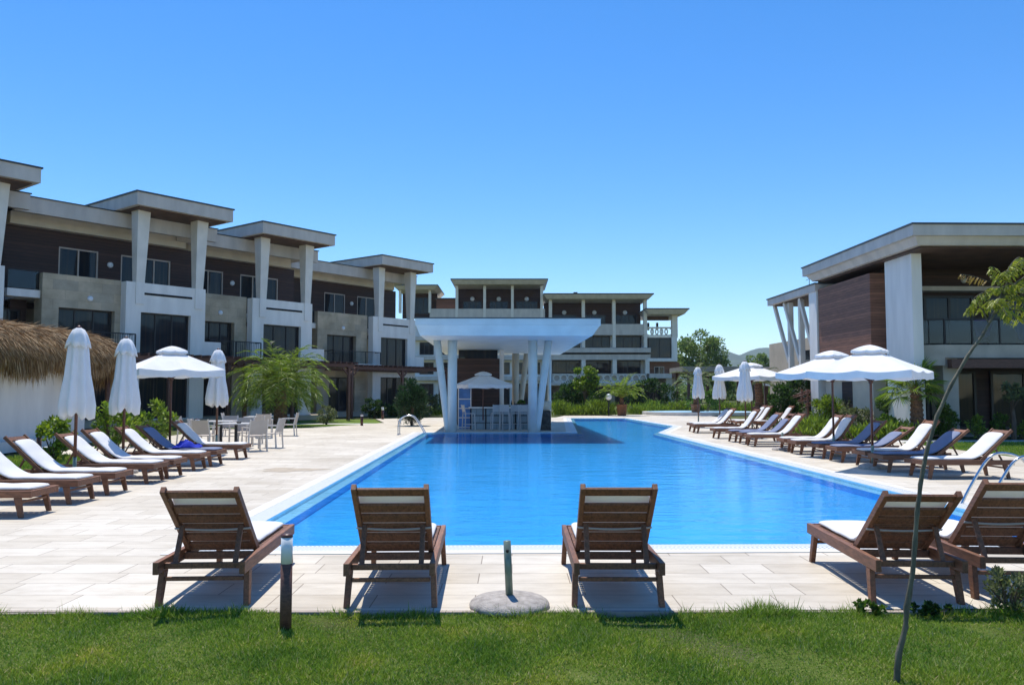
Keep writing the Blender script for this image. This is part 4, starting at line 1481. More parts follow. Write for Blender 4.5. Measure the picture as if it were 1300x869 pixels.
# ================================================================== PARASOLS
def open_parasol(label, x, y, side, rot, h, group, base=True, canvas='canvas', drop=0.52, pole_r=0.028):
    t = thing('parasol', label, 'parasol', (x, y, 0), rot, group)
    mb = MB()
    mb.tube([(0, 0, 0.42), (0, 0, h - 0.12)], pole_r, 10)
    mb.build('pole', M['polewood'], t, True)
    def canopy_mesh(s, zt, dr, sag, n=48, m=6, t0=0.0, ex=0.92):
        mb = MB()
        for j in range(m + 1):
            tt = t0 + (1 - t0) * j / m
            for i in range(n):
                th = 2 * PI * i / n
                rr = s / 2 / max(abs(math.cos(th)), abs(math.sin(th))) * tt
                ph = (th / (PI / 4)) % 1.0
                sg = math.sin(PI * ph)
                z = zt - dr * (tt ** ex) - sag * sg * tt ** 1.5 + 0.0
                mb.v.append((rr * math.cos(th), rr * math.sin(th), z))
        for j in range(m):
            for i in range(n):
                mb.f.append((j * n + i, j * n + (i + 1) % n, (j + 1) * n + (i + 1) % n, (j + 1) * n + i))
        return mb, n, m
    mb, n, m = canopy_mesh(side, h - 0.12, drop, 0.045, t0=0.08)
    # valance
    i0 = m * n
    k = len(mb.v)
    for i in range(n):
        v = mb.v[i0 + i]
        mb.v.append((v[0] * 1.004, v[1] * 1.004, v[2] - 0.15 - 0.012 * math.sin(i * 1.7)))
    for i in range(n):
        mb.f.append((i0 + i, i0 + (i + 1) % n, k + (i + 1) % n, k + i))
    c = mb.build('canopy', M[canvas], t, False, fix=False)
    mb, n, m = canopy_mesh(side * 0.3, h - 0.06, drop * 0.24, 0.02, 48, 5, 0.02, 1.6)
    i0 = m * n
    k = len(mb.v)
    for i in range(n):
        v = mb.v[i0 + i]
        mb.v.append((v[0] * 1.01, v[1] * 1.01, v[2] - 0.05))
    for i in range(n):
        mb.f.append((i0 + i, i0 + (i + 1) % n, k + (i + 1) % n, k + i))
    mb.build('vent', M[canvas], c, False, fix=False)
    for i in range(8):
        th = PI / 4 * i
        rr = side / 2 / max(abs(math.cos(th)), abs(math.sin(th)))
        mb = MB()
        mb.bar((0.03 * math.cos(th), 0.03 * math.sin(th), h - 0.19), (rr * 0.98 * math.cos(th), rr * 0.98 * math.sin(th), h - 0.12 - drop - 0.03), 0.016, 0.024)
        mb.bar((0.03 * math.cos(th), 0.03 * math.sin(th), h - 0.85), (rr * 0.5 * math.cos(th), rr * 0.5 * math.sin(th), h - 0.16 - drop * 0.5), 0.014, 0.018)
        mb.build('rib', M['polewood'], t)
    mb = MB()
    mb.lathe([(0.045, h - 0.9), (0.05, h - 0.88), (0.05, h - 0.8), (0.035, h - 0.78)], 12)
    mb.build('runner', M['polewood'], t, True)
    if base:
        parasol_base_parts(t)
    return t

def dome_prof(r_, hh):
    return [(r_ * 0.99, 0.0), (r_, 0.02), (r_ * 0.97, hh * 0.45), (r_ * 0.86, hh * 0.72), (r_ * 0.62, hh * 0.92), (r_ * 0.3, hh), (0.05, hh + 0.005)]

def parasol_base_parts(t, hh=0.11):
    mb = MB()
    mb.lathe(dome_prof(0.3, hh), 28)
    mb.build('base', M['concrete'], t, True)
    mb = MB()
    mb.tube([(0, 0, 0.09), (0, 0, 0.5)], 0.033, 12)
    mb.build('base_tube', M['greenpole'], t, True)

def closed_parasol(label, x, y, h, zb, seed, group, lean=0.0):
    rg = random.Random(seed)
    t = thing('parasol', label, 'parasol', (x, y, 0), rg.uniform(0, 1), group)
    mb = MB()
    mb.tube([(0, 0, 0.42), (0, 0, h - 0.05)], 0.028, 10)
    mb.lathe([(0.03, h - 0.05), (0.03, h - 0.03), (0.045, h - 0.02), (0.04, h), (0.01, h + 0.02)], 10)
    mb.build('pole', M['polewood'], t, True)
    n = 64
    def pleated(prof, amp0, hem, seed2):
        mb = MB()
        for j, (z, r_, am) in enumerate(prof):
            for i in range(n):
                th = 2 * PI * i / n
                pl_ = math.cos(8 * th + 0.6 * math.sin(2 * th + seed2)) * am
                pl_ += 0.35 * am * math.cos(3 * th + seed2 + z)
                zz = z
                if j >= len(prof) - 2:
                    zz = z - hem * (0.5 + 0.5 * math.cos(8 * th + 0.6 * math.sin(2 * th + seed2))) + 0.4 * hem * math.sin(2 * th + seed2)
                rr = r_ * (1 + pl_)
                mb.v.append((rr * math.cos(th) + lean * (h - z), rr * math.sin(th), zz))
        for j in range(len(prof) - 1):
            for i in range(n):
                mb.f.append((j * n + i, j * n + (i + 1) % n, (j + 1) * n + (i + 1) % n, (j + 1) * n + i))
        return mb
    L = h - zb
    s2 = rg.uniform(0, 6)
    prof = [(h - 0.10, 0.05, 0.05), (h - 0.2, 0.12, 0.08), (h - 0.32, 0.155, 0.1), (h - 0.5, 0.165, 0.14), (h - 0.3 - L * 0.35, 0.185, 0.18),
            (h - L * 0.7, 0.22, 0.2), (h - L * 0.88, 0.25, 0.22), (h - L * 0.95, 0.235, 0.24), (h - L * 0.97, 0.17, 0.2)]
    c = pleated(prof, 0.1, 0.09, s2).build('folded_canopy', M['canvas'], t, True, fix=False)
    prof = [(h - 0.02, 0.035, 0.0), (h - 0.06, 0.1, 0.04), (h - 0.16, 0.15, 0.06), (h - 0.27, 0.185, 0.08), (h - 0.34, 0.205, 0.1), (h - 0.335, 0.19, 0.1)]
    pleated(prof, 0.1, 0.05, s2 + 1).build('vent', M['canvas'], c, True, fix=False)
    parasol_base_parts(t)
    return t

G_L, G_R = 'parasols in the left row', 'parasols in the right row'
closed_parasol('closed white parasol in front of the white wall of the thatched hut', -7.75, 14.62, 2.82, 1.22, 1, G_L)
closed_parasol('closed white parasol just left of the open left parasol, at the end of the thatch', -7.96, 16.87, 2.78, 1.24, 2, G_L)
open_parasol('only open white parasol on the left side, shading the loungers by the dining chairs', -8.29, 19.95, 1.95, R(38), 2.83, G_L)
closed_parasol('closed white parasol behind the open one, rising among the beige dining chairs', -7.95, 22.15, 2.82, 1.3, 4, G_L)
open_parasol('nearest open white parasol on the right, its canopy tip above the fan palm', 7.82, 17.88, 2.1, R(52), 2.74, G_R)
open_parasol('open white parasol half hidden behind the nearest right hand one', 8.39, 21.48, 2.0, R(30), 2.8, G_R)
closed_parasol('closed white parasol in front of the distant open parasol beside the large dark pot', 8.72, 30.7, 2.82, 1.35, 5, G_R)
closed_parasol('closed white parasol in the middle of the three closed ones on the right', 8.85, 35.0, 2.85, 1.4, 6, G_R)
closed_parasol('farthest closed white parasol on the right, nearest the terracotta pot', 8.75, 38.6, 2.85, 1.4, 7, G_R)
open_parasol('distant open white parasol behind two closed ones on the right', 10.1, 34.6, 2.3, R(40), 2.95, G_R)
open_parasol('farthest open white parasol, half hidden behind the bushes by the wooden stair rail', 18.6, 54.0, 3.0, R(20), 2.9, G_R)
open_parasol('white parasol open under the pool bar canopy in front of the brown wall', *F2(-0.55, 36.2), 2.0, R(20), 2.62, 'parasol at the bar', False, 'canvas', 0.5)

def bare_base(label, x, y, tilt=0.0, r_=0.3, pole=0.5):
    t = thing('parasol_stand', label, 'parasol stand', (x, y, 0), 0, 'parasol stands without a parasol')
    mb = MB()
    mb.lathe(dome_prof(r_, 0.085), 40)
    mb.build('base', M['concrete'], t, True)
    mb = MB()
    tx = math.tan(tilt)
    mb.tube([(0, 0, 0.08), (-tx * (pole - 0.08), 0, pole)], 0.029, 16)
    tb = mb.build('base_tube', M['greenpole'], t, True)
    mb = MB()
    mb.tube([(-tx * (pole - 0.14) + 0.0, -0.03, pole - 0.07), (-tx * (pole - 0.14), -0.055, pole - 0.07)], 0.012, 8)
    mb.build('screw', M['rail'], tb, True)
    return t
bare_base('round concrete parasol stand with empty grey green tube at the lawn edge', -0.02, 6.44, R(2.5), 0.31, 0.5)
bare_base('empty concrete parasol stand among the right hand loungers', 7.75, 23.6)

# ================================================================== LOUNGERS
PROTO = {}
def make_lounger(kind):
    ang, mat, wd, ragged = kind
    t = bpy.data.objects.new('sun_lounger', None)
    COL.objects.link(t)
    W2 = 0.325
    z0 = 0.335
    tk = M[wd]
    mb = MB()
    for s in (-1, 1):
        mb.box(-0.9, s * W2 - 0.022, z0 - 0.075, 0.9, s * W2 + 0.022, z0 + 0.02)
    mb.box(0.86, -W2 + 0.024, z0 - 0.07, 0.898, W2 - 0.024, z0 + 0.018)
    mb.box(-0.78, -W2 + 0.024, z0 - 0.055, -0.74, W2 - 0.024, z0 - 0.01)
    mb.box(-0.33, -W2 + 0.024, z0 - 0.07, -0.29, W2 - 0.024, z0 - 0.01)
    mb.build('frame', tk, t, bevel=0.005)
    mb = MB()
    n = 15
    for i in range(n):
        x = -0.22 + 1.04 * i / (n - 1)
        mb.box(x - 0.03, -W2 + 0.03, z0 - 0.012, x + 0.03, W2 - 0.03, z0 + 0.012)
    mb.build('seat_slats', tk, t, bevel=0.003)
    for sx, lean in ((-1, 0.06), (1, 0.06)):
        for sy in (-1, 1):
            mb = MB()
            xt = sx * 0.72
            xb = sx * (0.72 + lean)
            y = sy * (W2 - 0.0)
            yb = sy * (W2 + 0.012)
            mb.hexa([(xb - 0.03, yb - 0.022, 0), (xb + 0.03, yb - 0.022, 0), (xb + 0.03, yb + 0.022, 0), (xb - 0.03, yb + 0.022, 0),
                     (xt - 0.045, y - 0.0215, z0 - 0.076), (xt + 0.045, y - 0.0215, z0 - 0.076), (xt + 0.045, y + 0.0215, z0 - 0.076), (xt - 0.045, y + 0.0215, z0 - 0.076)])
            mb.build('leg', tk, t, bevel=0.004)
    mb = MB()
    mb.box(-0.765, -W2 + 0.024, 0.185, -0.735, W2 - 0.024, 0.215)
    mb.build('stretcher', tk, t, bevel=0.003)
    mb = MB()
    mb.box(0.735, -W2 + 0.024, 0.185, 0.765, W2 - 0.024, 0.215)
    mb.build('stretcher', tk, t, bevel=0.003)
    # backrest, hinged
    hx, hz = -0.26, z0 - 0.005
    dx, dz = -math.cos(ang), math.sin(ang)
    def bp(s, y, off):       # s along the backrest, off in front of it
        return (hx + dx * s + dz * off, y, hz + dz * s - dx * off)
    L = 0.88
    def slab(mb, s0, s1, ya, yb_, o0, o1):
        mb.hexa([bp(s0, ya, o0), bp(s0, yb_, o0), bp(s0, yb_, o1), bp(s0, ya, o1), bp(s1, ya, o0), bp(s1, yb_, o0), bp(s1, yb_, o1), bp(s1, ya, o1)])
    mb = MB()
    B2 = 0.275
    for s in (-1, 1):
        slab(mb, 0.0, L, s * B2 - 0.02, s * B2 + 0.02, -0.028, 0.028)
    ss = [0.02, 0.155, 0.29, 0.425, 0.56, 0.775]
    for i, s in enumerate(ss):
        hgt = 0.098 if i < 5 else 0.082
        slab(mb, s, s + hgt, -B2 + 0.02, B2 - 0.02, -0.012, 0.012)
    mb.build('backrest', tk, t, bevel=0.004)
    for s in (-1, 1):
        mb = MB()
        mb.bar(bp(0.42, s * (B2 - 0.045), -0.03), (-0.745, s * (B2 - 0.045), z0 - 0.03), 0.022, 0.04, (0, 1, 0))
        mb.build('prop', tk, t, bevel=0.003)
    # mattress: profile swept along seat then up the backrest
    prof = []
    for k in range(9):
        prof.append((0.88 - (0.88 - hx - 0.09) * k / 8, z0 + 0.014))
    Lm = 0.755 if ragged != 2 else 0.6
    for k in range(1, 8):
        s = 0.06 + (Lm - 0.06) * k / 7
        p3 = bp(s, 0, 0.02)
        prof.append((p3[0], p3[2]))
    th = 0.055
    pts = [Vector((a, 0, b)) for a, b in prof]
    mb = MB()
    Wm = 0.265
    cross = [(-Wm, 0.0), (-Wm - 0.008, th * 0.5), (-Wm + 0.012, th * 0.95), (-Wm * 0.5, th * 1.08), (0, th * 1.12), (Wm * 0.5, th * 1.08), (Wm - 0.012, th * 0.95), (Wm + 0.008, th * 0.5), (Wm, 0.0)]
    nc = len(cross)
    rg = random.Random(7)
    for i, p in enumerate(pts):
        a = pts[max(i - 1, 0)]
        b = pts[min(i + 1, len(pts) - 1)]
        d = (b - a).normalized()
        nn = Vector((d.z, 0, -d.x))
        if nn.z < 0:
            nn = -nn
        k = 0.72 if i in (0, len(pts) - 1) else (0.8 if i in (4, 8, 12) else 1.0)
        e = 0.985 if i in (0, len(pts) - 1) else 1.0
        for (y, o) in cross:
            r_ = p + nn * (o * k + (rg.uniform(-0.004, 0.004) if o > 0 else 0))
            mb.v.append((r_.x, y * e, r_.z))
    for i in range(len(pts) - 1):
        for j in range(nc):
            mb.f.append((i * nc + j, i * nc + (j + 1) % nc, (i + 1) * nc + (j + 1) % nc, (i + 1) * nc + j))
    mb.f.append(tuple(range(nc)))
    mb.f.append(tuple((len(pts) - 1) * nc + j for j in range(nc)))
    mt = mb.build('mattress', M[mat], t, True)
    sd = mt.modifiers.new("soft", 'SUBSURF')
    sd.levels = sd.render_levels = 1
    mb = MB()
    # elastic strap round the backrest, sagging a little behind it
    s0 = 0.375
    k = 8
    for side, off in ((0, -0.034),):
        for i in range(k):
            y0_, y1_ = -0.3 + 0.6 * i / k, -0.3 + 0.6 * (i + 1) / k
            if side == 0:
                sg0, sg1 = 0.028 * math.sin(PI * i / k), 0.028 * math.sin(PI * (i + 1) / k)
            else:
                sg0 = sg1 = 0
            mb.hexa([bp(s0 - sg0, y0_, off - 0.003), bp(s0 - sg1, y1_, off - 0.003), bp(s0 - sg1, y1_, off + 0.003), bp(s0 - sg0, y0_, off + 0.003),
                     bp(s0 - sg0 + 0.02, y0_, off - 0.003), bp(s0 - sg1 + 0.02, y1_, off - 0.003), bp(s0 - sg1 + 0.02, y1_, off + 0.003), bp(s0 - sg0 + 0.02, y0_, off + 0.003)])
    mb.build('strap', M['strap'], t)
    return t

def lounger(label, x, y, rz, group, ang=41, mat='mattress', wd='teak', ragged=0):
    key = (R(ang), mat, wd, ragged)
    if key not in PROTO:
        o = PROTO[key] = make_lounger(key)
    else:
        o = copy_tree(PROTO[key])
    o.location = (x, y, 0)
    o.rotation_euler = (0, 0, rz)
    tag(o, label, 'sun lounger', group)
    return o

GF, GL, GRr = 'loungers at the near end of the pool', 'loungers in the left row', 'loungers in the right row'
def front(label, rx, ry, deg, ang=41, wd='teak', ragged=0):
    """rear leg midpoint, heading in degrees from +Y towards -X"""
    a = R(90 + deg)
    lounger(label, rx + 0.78 * math.cos(a), ry + 0.78 * math.sin(a), a, GF, ang, 'mattress', wd, ragged)
front('slatted wooden lounger seen from behind beside the tall white topped bollard', -2.40, 6.47, 3.0, 41)
front('slatted wooden lounger seen from behind, left of the bare concrete parasol stand', -0.935, 6.42, 2.0, 43, 'teak2')
front('slatted wooden lounger seen from behind, right of the bare concrete parasol stand', 0.82, 6.44, -0.5, 43)
front('wooden lounger with white cushion crossed by the thin leaning tree trunk', 3.17, 6.53, -3.5, 38)
front('wooden lounger at the right picture edge with the leafy weed under it', 4.05, 6.66, -3.0, 44)

def left(label, fx, fy, ang=41, mat='mattress', wd='teak', d=0.0):
    lounger(label, fx - 0.78, fy - 0.33, GRID + R(d), GL, ang, mat, wd)
left('white cushioned lounger nearest the camera in the left row, cut by the picture edge', -6.46, 11.54, 41)
left('white cushioned lounger second from the camera in the left row, its backrest top cut off', -6.52, 12.85, 41, d=-1)
left('white cushioned lounger before the white hut wall, left of the first closed parasol', -6.50, 13.9, 43, d=1)
left('white cushioned lounger just behind the first closed parasol pole', -6.58, 15.55, 40, d=-1)
left('white cushioned lounger half shaded blue, left of the second closed parasol pole', -6.60, 16.45, 43)
left('white cushioned lounger just behind the second closed parasol pole', -6.68, 17.95, 42, d=1)
left('lounger with slate blue cushion and a dark blue towel, left of the open parasol pole', -6.68, 18.95, 41, 'mattress_grey')
left('white cushioned lounger farthest away in the left row, next to the dining chairs', -6.72, 20.85, 44, d=-1)

def right(label, fx, fy, ang=45, mat='mattress', wd='teak', d=0.0, ragged=0):
    lounger(label, fx + 0.78, fy + 0.33, PI + GRID + R(d), GRr, ang, mat, wd, ragged)
right('white cushioned lounger nearest the camera in the right row, beside the chrome pool ladder', 7.92, 15.75, 42, d=2)
right('slate blue cushioned lounger second from the camera in the right row', 7.74, 17.0, 38, 'mattress_grey')
right('white cushioned lounger with steep back in front of the villa palm', 7.85, 18.1, 52)
right('slate blue lounger with low back behind the steep white one', 7.75, 19.4, 34, 'mattress_grey', ragged=2)
right('slate blue lounger with its back just right of the nearest open parasol pole', 7.7, 20.5, 44, 'mattress_grey', d=2)
right('white cushioned lounger left of the nearest open parasol pole, front one of two', 7.62, 21.8, 55)
right('white cushioned lounger beside the second open parasol pole, rear one of two', 7.65, 22.8, 52, d=-2)
right('bright white lounger in front of the bare bushes and wooden stair rail', 7.35, 25.0, 50)
right('lounger with white pillow and slate seat, middle of three by the bushes', 7.4, 26.1, 47, 'mattress_grey', ragged=2)
right('slate blue lounger next to the large dark pot', 7.35, 27.2, 47, 'mattress_grey', d=1)
right('white lounger beside the closed parasol in front of the large dark pot', 7.3, 29.2, 55)
right('white lounger nearer the camera of two by the middle closed parasol', 7.45, 33.1, 50)
right('white lounger farther from the camera of two by the middle closed parasol', 7.55, 34.3, 48, d=3)
right('white lounger of the outer pair behind the middle closed parasol, nearer one', 10.1, 36.6, 55)
right('white lounger of the outer pair behind the middle closed parasol, farther one', 10.2, 37.7, 55)
right('white lounger standing just left of the large dark pot', 11.0, 36.4, 55)

# crumpled towels on the slate lounger
def towel(label, x, y, z, sx, sy, rz, mat, seed):
    rg = np.random.default_rng(seed)
    n = 18
    mb = MB()
    for j in range(n + 1):
        for i in range(n + 1):
            a, b = i / n - 0.5, j / n - 0.5
            env = max(0.0, 1 - (abs(a) * 2) ** 4) * max(0.0, 1 - (abs(b) * 2) ** 4)
            hgt = env * (0.07 + 0.05 * math.sin(9 * a + 3 * b + seed) + 0.04 * math.sin(14 * b - 5 * a) + 0.015 * rg.normal())
            mb.v.append((a * sx * (1 + 0.08 * math.sin(7 * b)), b * sy * (1 + 0.08 * math.sin(6 * a)), max(0, hgt)))
    for j in range(n):
        for i in range(n):
            k = j * (n + 1) + i
            mb.f.append((k, k + 1, k + n + 2, k + n + 1))
    o = mb.build('towel', M[mat], None, True, loc=(x, y, z))
    o.rotation_euler = (0, 0, rz)
    sd = o.modifiers.new("thick", 'SOLIDIFY')
    sd.thickness = 0.008
    return tag(o, label, 'towel')
towel('crumpled dark blue towel lying on the slate cushioned lounger of the left row', -7.35, 18.62, 0.408, 0.62, 0.46, 0.3, 'towel', 2)

# ================================================================== DINING CHAIRS AND TABLES
def make_chair():
    t = bpy.data.objects.new('dining_chair', None)
    COL.objects.link(t)
    fm = M['chairframe']
    mb = MB()
    mb.box(-0.25, -0.23, 0.405, 0.25, 0.25, 0.43)
    mb.build('seat', M['sling'], t, bevel=0.006)
    mb = MB()
    mb.hexa([(-0.235, -0.245, 0.46), (0.235, -0.245, 0.46), (0.235, -0.232, 0.46), (-0.235, -0.232, 0.46),
             (-0.235, -0.345, 0.86), (0.235, -0.345, 0.86), (0.235, -0.332, 0.86), (-0.235, -0.332, 0.86)])
    mb.build('backrest', M['sling'], t)
    for s in (-1, 1):
        mb = MB()
        mb.bar((s * 0.265, -0.27, 0.0), (s * 0.26, -0.235, 0.44), 0.032, 0.04)
        mb.bar((s * 0.255, -0.235, 0.44), (s * 0.25, -0.345, 0.88), 0.03, 0.034, (0, 1, 0))
        mb.build('leg', fm, t)
        mb = MB()
        mb.bar((s * 0.265, 0.27, 0.0), (s * 0.265, 0.25, 0.64), 0.032, 0.04)
        mb.build('leg', fm, t)
        mb = MB()
        mb.box(s * 0.268 - 0.022, -0.27, 0.642, s * 0.268 + 0.022, 0.29, 0.668)
        mb.build('armrest', fm, t, bevel=0.005)
    return t
CH = make_chair()
used = [False]
def chair(label, x, y, facing, group='beige chairs of the dining area'):
    o = CH if not used[0] else copy_tree(CH)
    used[0] = True
    o.location = (x, y, 0)
    o.rotation_euler = (0, 0, R(facing))
    tag(o, label, 'chair', group)
def table(label, x, y, rz=0.0, s=0.45):
    t = thing('dining_table', label, 'table', (x, y, 0), rz, 'dining tables')
    mb = MB()
    mb.box(-s, -s, 0.71, s, s, 0.74)
    mb.build('tabletop', M['tabletop'], t, bevel=0.005)
    mb = MB()
    mb.tube([(0, 0, 0.02), (0, 0, 0.708)], 0.045, 12)
    mb.box(-0.3, -0.03, 0.0, 0.3, 0.03, 0.03)
    mb.box(-0.03, -0.3, 0.032, 0.03, 0.3, 0.06)
    mb.build('pedestal', M['rail'], t)
tabs = [(-8.15, 24.3, 'nearest square dining table with a black dish on it'),
        (-9.3, 26.3, 'square dining table behind the nearest one, left of the palm'),
        (-9.55, 31.0, 'farthest square dining table, in front of the palm')]
for x, y, l in tabs:
    table(l, x, y, R(4))
mb = MB()
mb.lathe([(0.05, 0), (0.075, 0.03), (0.08, 0.045), (0.06, 0.045), (0.04, 0.015), (0.005, 0.012)], 16)
tag(mb.build('ashtray', M['rail'], None, True, loc=(-8.0, 24.1, 0.741)), 'small black dish on the nearest dining table', 'dish')
# facing 0 means the sitter looks towards +Y
chair('beige dining chair with its back to the camera, left of the fourth left parasol pole', -8.75, 23.5, -8)
chair('beige dining chair at the near right corner of the nearest table, back to the camera', -7.3, 23.35, 38)
chair('beige dining chair on the right side of the nearest table, seen from its side', -7.2, 24.6, 84)
chair('beige dining chair on the left side of the nearest table', -9.2, 24.4, -85)
chair('beige dining chair between the nearest and the second table, facing the camera', -8.3, 25.25, 176)
chair('beige dining chair on the left side of the second table', -10.3, 26.2, -88)
chair('beige dining chair behind the second table, facing the camera', -9.5, 27.3, 172)
chair('beige dining chair right of the second table, seen from behind', -8.45, 26.6, 70)
chair('beige dining chair in front of the farthest table, back to the camera', -9.0, 29.9, 12)
chair('beige dining chair left of the farthest table', -10.6, 31.1, -80)
chair('beige dining chair right of the farthest table, in side view next to the palm trunk', -8.5, 31.3, 95)

# bar chairs
def make_stool():
    t = bpy.data.objects.new('bar_chair', None)
    COL.objects.link(t)
    fm = M['stool']
    mb = MB()
    mb.box(-0.21, -0.2, 0.72, 0.21, 0.21, 0.75)
    mb.build('seat', fm, t, bevel=0.006)
    mb = MB()
    mb.hexa([(-0.2, -0.22, 0.8), (0.2, -0.22, 0.8), (0.2, -0.205, 0.8), (-0.2, -0.205, 0.8),
             (-0.2, -0.28, 1.1), (0.2, -0.28, 1.1), (0.2, -0.265, 1.1), (-0.2, -0.265, 1.1)])
    mb.build('backrest', fm, t)
    for sx in (-1, 1):
        for sy in (-1, 1):
            mb = MB()
            mb.bar((sx * 0.23, sy * 0.23, 0), (sx * 0.2, sy * 0.2, 0.718), 0.035, 0.035)
            if sy < 0:
                mb.bar((sx * 0.2, -0.2, 0.752), (sx * 0.21, -0.275, 1.12), 0.03, 0.03, (0, 1, 0))
            mb.build('leg', fm, t)
    mb = MB()
    for sx in (-1, 1):
        mb.box(sx * 0.22 - 0.012, -0.2, 0.26, sx * 0.22 + 0.012, 0.2, 0.285)
    mb.box(-0.205, 0.208, 0.26, 0.205, 0.232, 0.285)
    mb.build('footrest', fm, t)
    return t
ST = make_stool()
for i, (u, w_, f, l) in enumerate([(-1.15, 35.3, -70, 'tall white bar chair standing alone at the left end of the bar counter'),
                                   (0.05, 35.6, 12, 'tall white bar chair second from the left at the bar counter'),
                                   (0.45, 35.4, -18, 'tall white bar chair in the middle of the row at the bar counter'),
                                   (0.85, 35.7, 5, 'tall white bar chair second from the right front column at the bar counter'),
                                   (1.22, 35.5, -10, 'tall white bar chair next to the right front column of the bar')]):
    o = ST if i == 0 else copy_tree(ST)
    o.location = (*F2(u, w_), 0)
    o.rotation_euler = (0, 0, R(f))
    tag(o, l, 'bar chair', 'white bar chairs')

# ================================================================== BOLLARDS, LADDERS
def bollard(label, x, y, h, lamp_h, r_, wd='pergola', group='bollard lights'):
    t = thing('bollard_light', label, 'bollard light', (x, y, 0), 0, group)
    mb = MB()
    mb.tube([(0, 0, -0.05), (0, 0, h - lamp_h)], r_, 20)
    mb.build('post', M[wd], t, True)
    mb = MB()
    mb.tube([(0, 0, h - lamp_h + 0.001), (0, 0, h - 0.02)], r_ * 0.99, 20)
    hd = mb.build('lamp_head', M['lampwhite'], t, True)
    mb = MB()
    mb.lathe([(r_, h - 0.02), (r_ * 1.03, h - 0.015), (r_ * 0.9, h), (0.004, h + 0.004)], 20)
    mb.build('cap', M['polewood'], hd, True)
bollard('brown bollard light with white top on the lawn beside the leftmost near lounger', -1.565, 5.77, 0.665, 0.2, 0.04)
bollard('brown bollard light with white top in front of the white hut wall', -12.4, 21.6, 0.72, 0.24, 0.06)
bollard('dark brown bollard between the dining chairs and the left plants', -10.1, 26.4, 0.8, 0.12, 0.07, 'polewood')
bollard('slim dark bollard in the middle of the left grass edge', -7.45, 40.8, 0.55, 0.1, 0.07, 'polewood')
bollard('slim dark bollard by the path corner left of the conifer shrub', -7.95, 50.5, 0.75, 0.2, 0.08, 'polewood')

def ladder(label, u, w0, w1, sgn):
    t = thing('pool_ladder', label, 'pool ladder', (*F2(u, (w0 + w1) / 2), 0), GRID, 'pool ladders')
    c = (w0 + w1) / 2
    prof = [(-0.2, -0.9), (-0.12, -0.25), (0.0, 0.05), (0.16, 0.33), (0.34, 0.6), (0.48, 0.72), (0.66, 0.74), (0.86, 0.68), (0.98, 0.55), (1.02, 0.3), (1.02, 0.0)]
    pts = []
    for i in range(len(prof) - 1):
        for k in range(4):
            f = k / 4
            p0 = prof[max(i - 1, 0)]; p1 = prof[i]; p2 = prof[i + 1]; p3 = prof[min(i + 2, len(prof) - 1)]
            def cr(a, b, c_, d):
                return 0.5 * (2 * b + (c_ - a) * f + (2 * a - 5 * b + 4 * c_ - d) * f * f + (3 * b - a - 3 * c_ + d) * f ** 3)
            pts.append((cr(p0[0], p1[0], p2[0], p3[0]), cr(p0[1], p1[1], p2[1], p3[1])))
    pts.append(prof[-1])
    for wv in (w0, w1):
        mb = MB()
        mb.tube([(sgn * x, wv - c, z) for x, z in pts], 0.021, 12)
        r_ = mb.build('handrail', M['steel'], t, True)
        mb = MB()
        mb.lathe([(0.05, 0.001), (0.05, 0.012), (0.03, 0.03), (0.022, 0.03)], 16, (sgn * 1.02, wv - c, 0))
        mb.build('flange', M['steel'], r_, True)
    mb = MB()
    for z in (-0.3, -0.55, -0.8):
        x = -0.13 - (abs(z) - 0.3) * 0.12
        mb.box(sgn * x - 0.04, w0 - c + 0.03, z, sgn * x + 0.04, w1 - c - 0.03, z + 0.025)
    mb.build('treads', M['steel'], t)
ladder('curved chrome pool ladder rails behind the loungers at the right picture edge', 6.95, 11.55, 12.15, 1)
ladder('curved chrome pool ladder at the far left pool corner beside the conifer shrub', -2.75, 31.9, 32.45, -1)

# ================================================================== THATCHED HUT
hut = thing('thatched_hut', 'white walled beach hut with shaggy straw thatch at the left picture edge', 'hut', (*F2(-14.0, 22.5), 0), GRID)
HX, HY = -14.0, 22.5
mb = MB()
mb.box(-2.6, -6.0, 0, 0.35, 5.1, 2.95)
mb.build('wall', M['white'], hut)
mb = MB()
mb.box(0.352, -6.0, 0, 0.75, 5.1, 0.3)
mb.build('low_bench', M['white'], hut)
for yy in (-2.3, -5.2):
    mb = MB()
    mb.tube([(0.62, yy, 0.3), (0.6, yy, 2.95)], [0.11, 0.09], 12)
    mb.build('post', M['post'], hut, True)
for yy in (6.1,):
    mb = MB()
    mb.tube([(0.62, yy, 0.0), (0.6, yy, 2.8)], [0.09, 0.08], 12)
    mb.build('post', M['pergola'], hut, True)
# roof underlay: rounded straw bank
mb = MB()
n, m = 40, 8
sec = [(1.0, 2.62), (1.08, 2.85), (0.98, 3.1), (0.6, 3.38), (-0.1, 3.62), (-1.2, 3.72), (-2.6, 3.3), (-3.1, 2.7), (-3.0, 2.6)]
rg = random.Random(4)
for j in range(n + 1):
    y = -7.0 + 13.4 * j / n
    e = 1.0
    if j > n - 4:
        e = [1.0, 0.96, 0.85, 0.6][j - (n - 3)]
    for (x, z) in sec:
        mb.v.append((-1.0 + (x + 1.0) * e + rg.uniform(-0.03, 0.03), y, 2.6 + (z - 2.6) * e + rg.uniform(-0.03, 0.03)))
k = len(sec)
for j in range(n):
    for i in range(k - 1):
        mb.f.append((j * k + i, j * k + i + 1, (j + 1) * k + i + 1, (j + 1) * k + i))
    mb.f.append((j * k + k - 1, j * k, (j + 1) * k, (j + 1) * k + k - 1))
mb.f.append(tuple(range(k)))
mb.f.append(tuple(n * k + i for i in range(k)))
roof = mb.build('thatch_roof', M['thatchbase'], hut, True)
rng = np.random.default_rng(8)
ns = 26000
yy = rng.uniform(-7.0, 6.45, ns)
t_ = rng.random(ns)
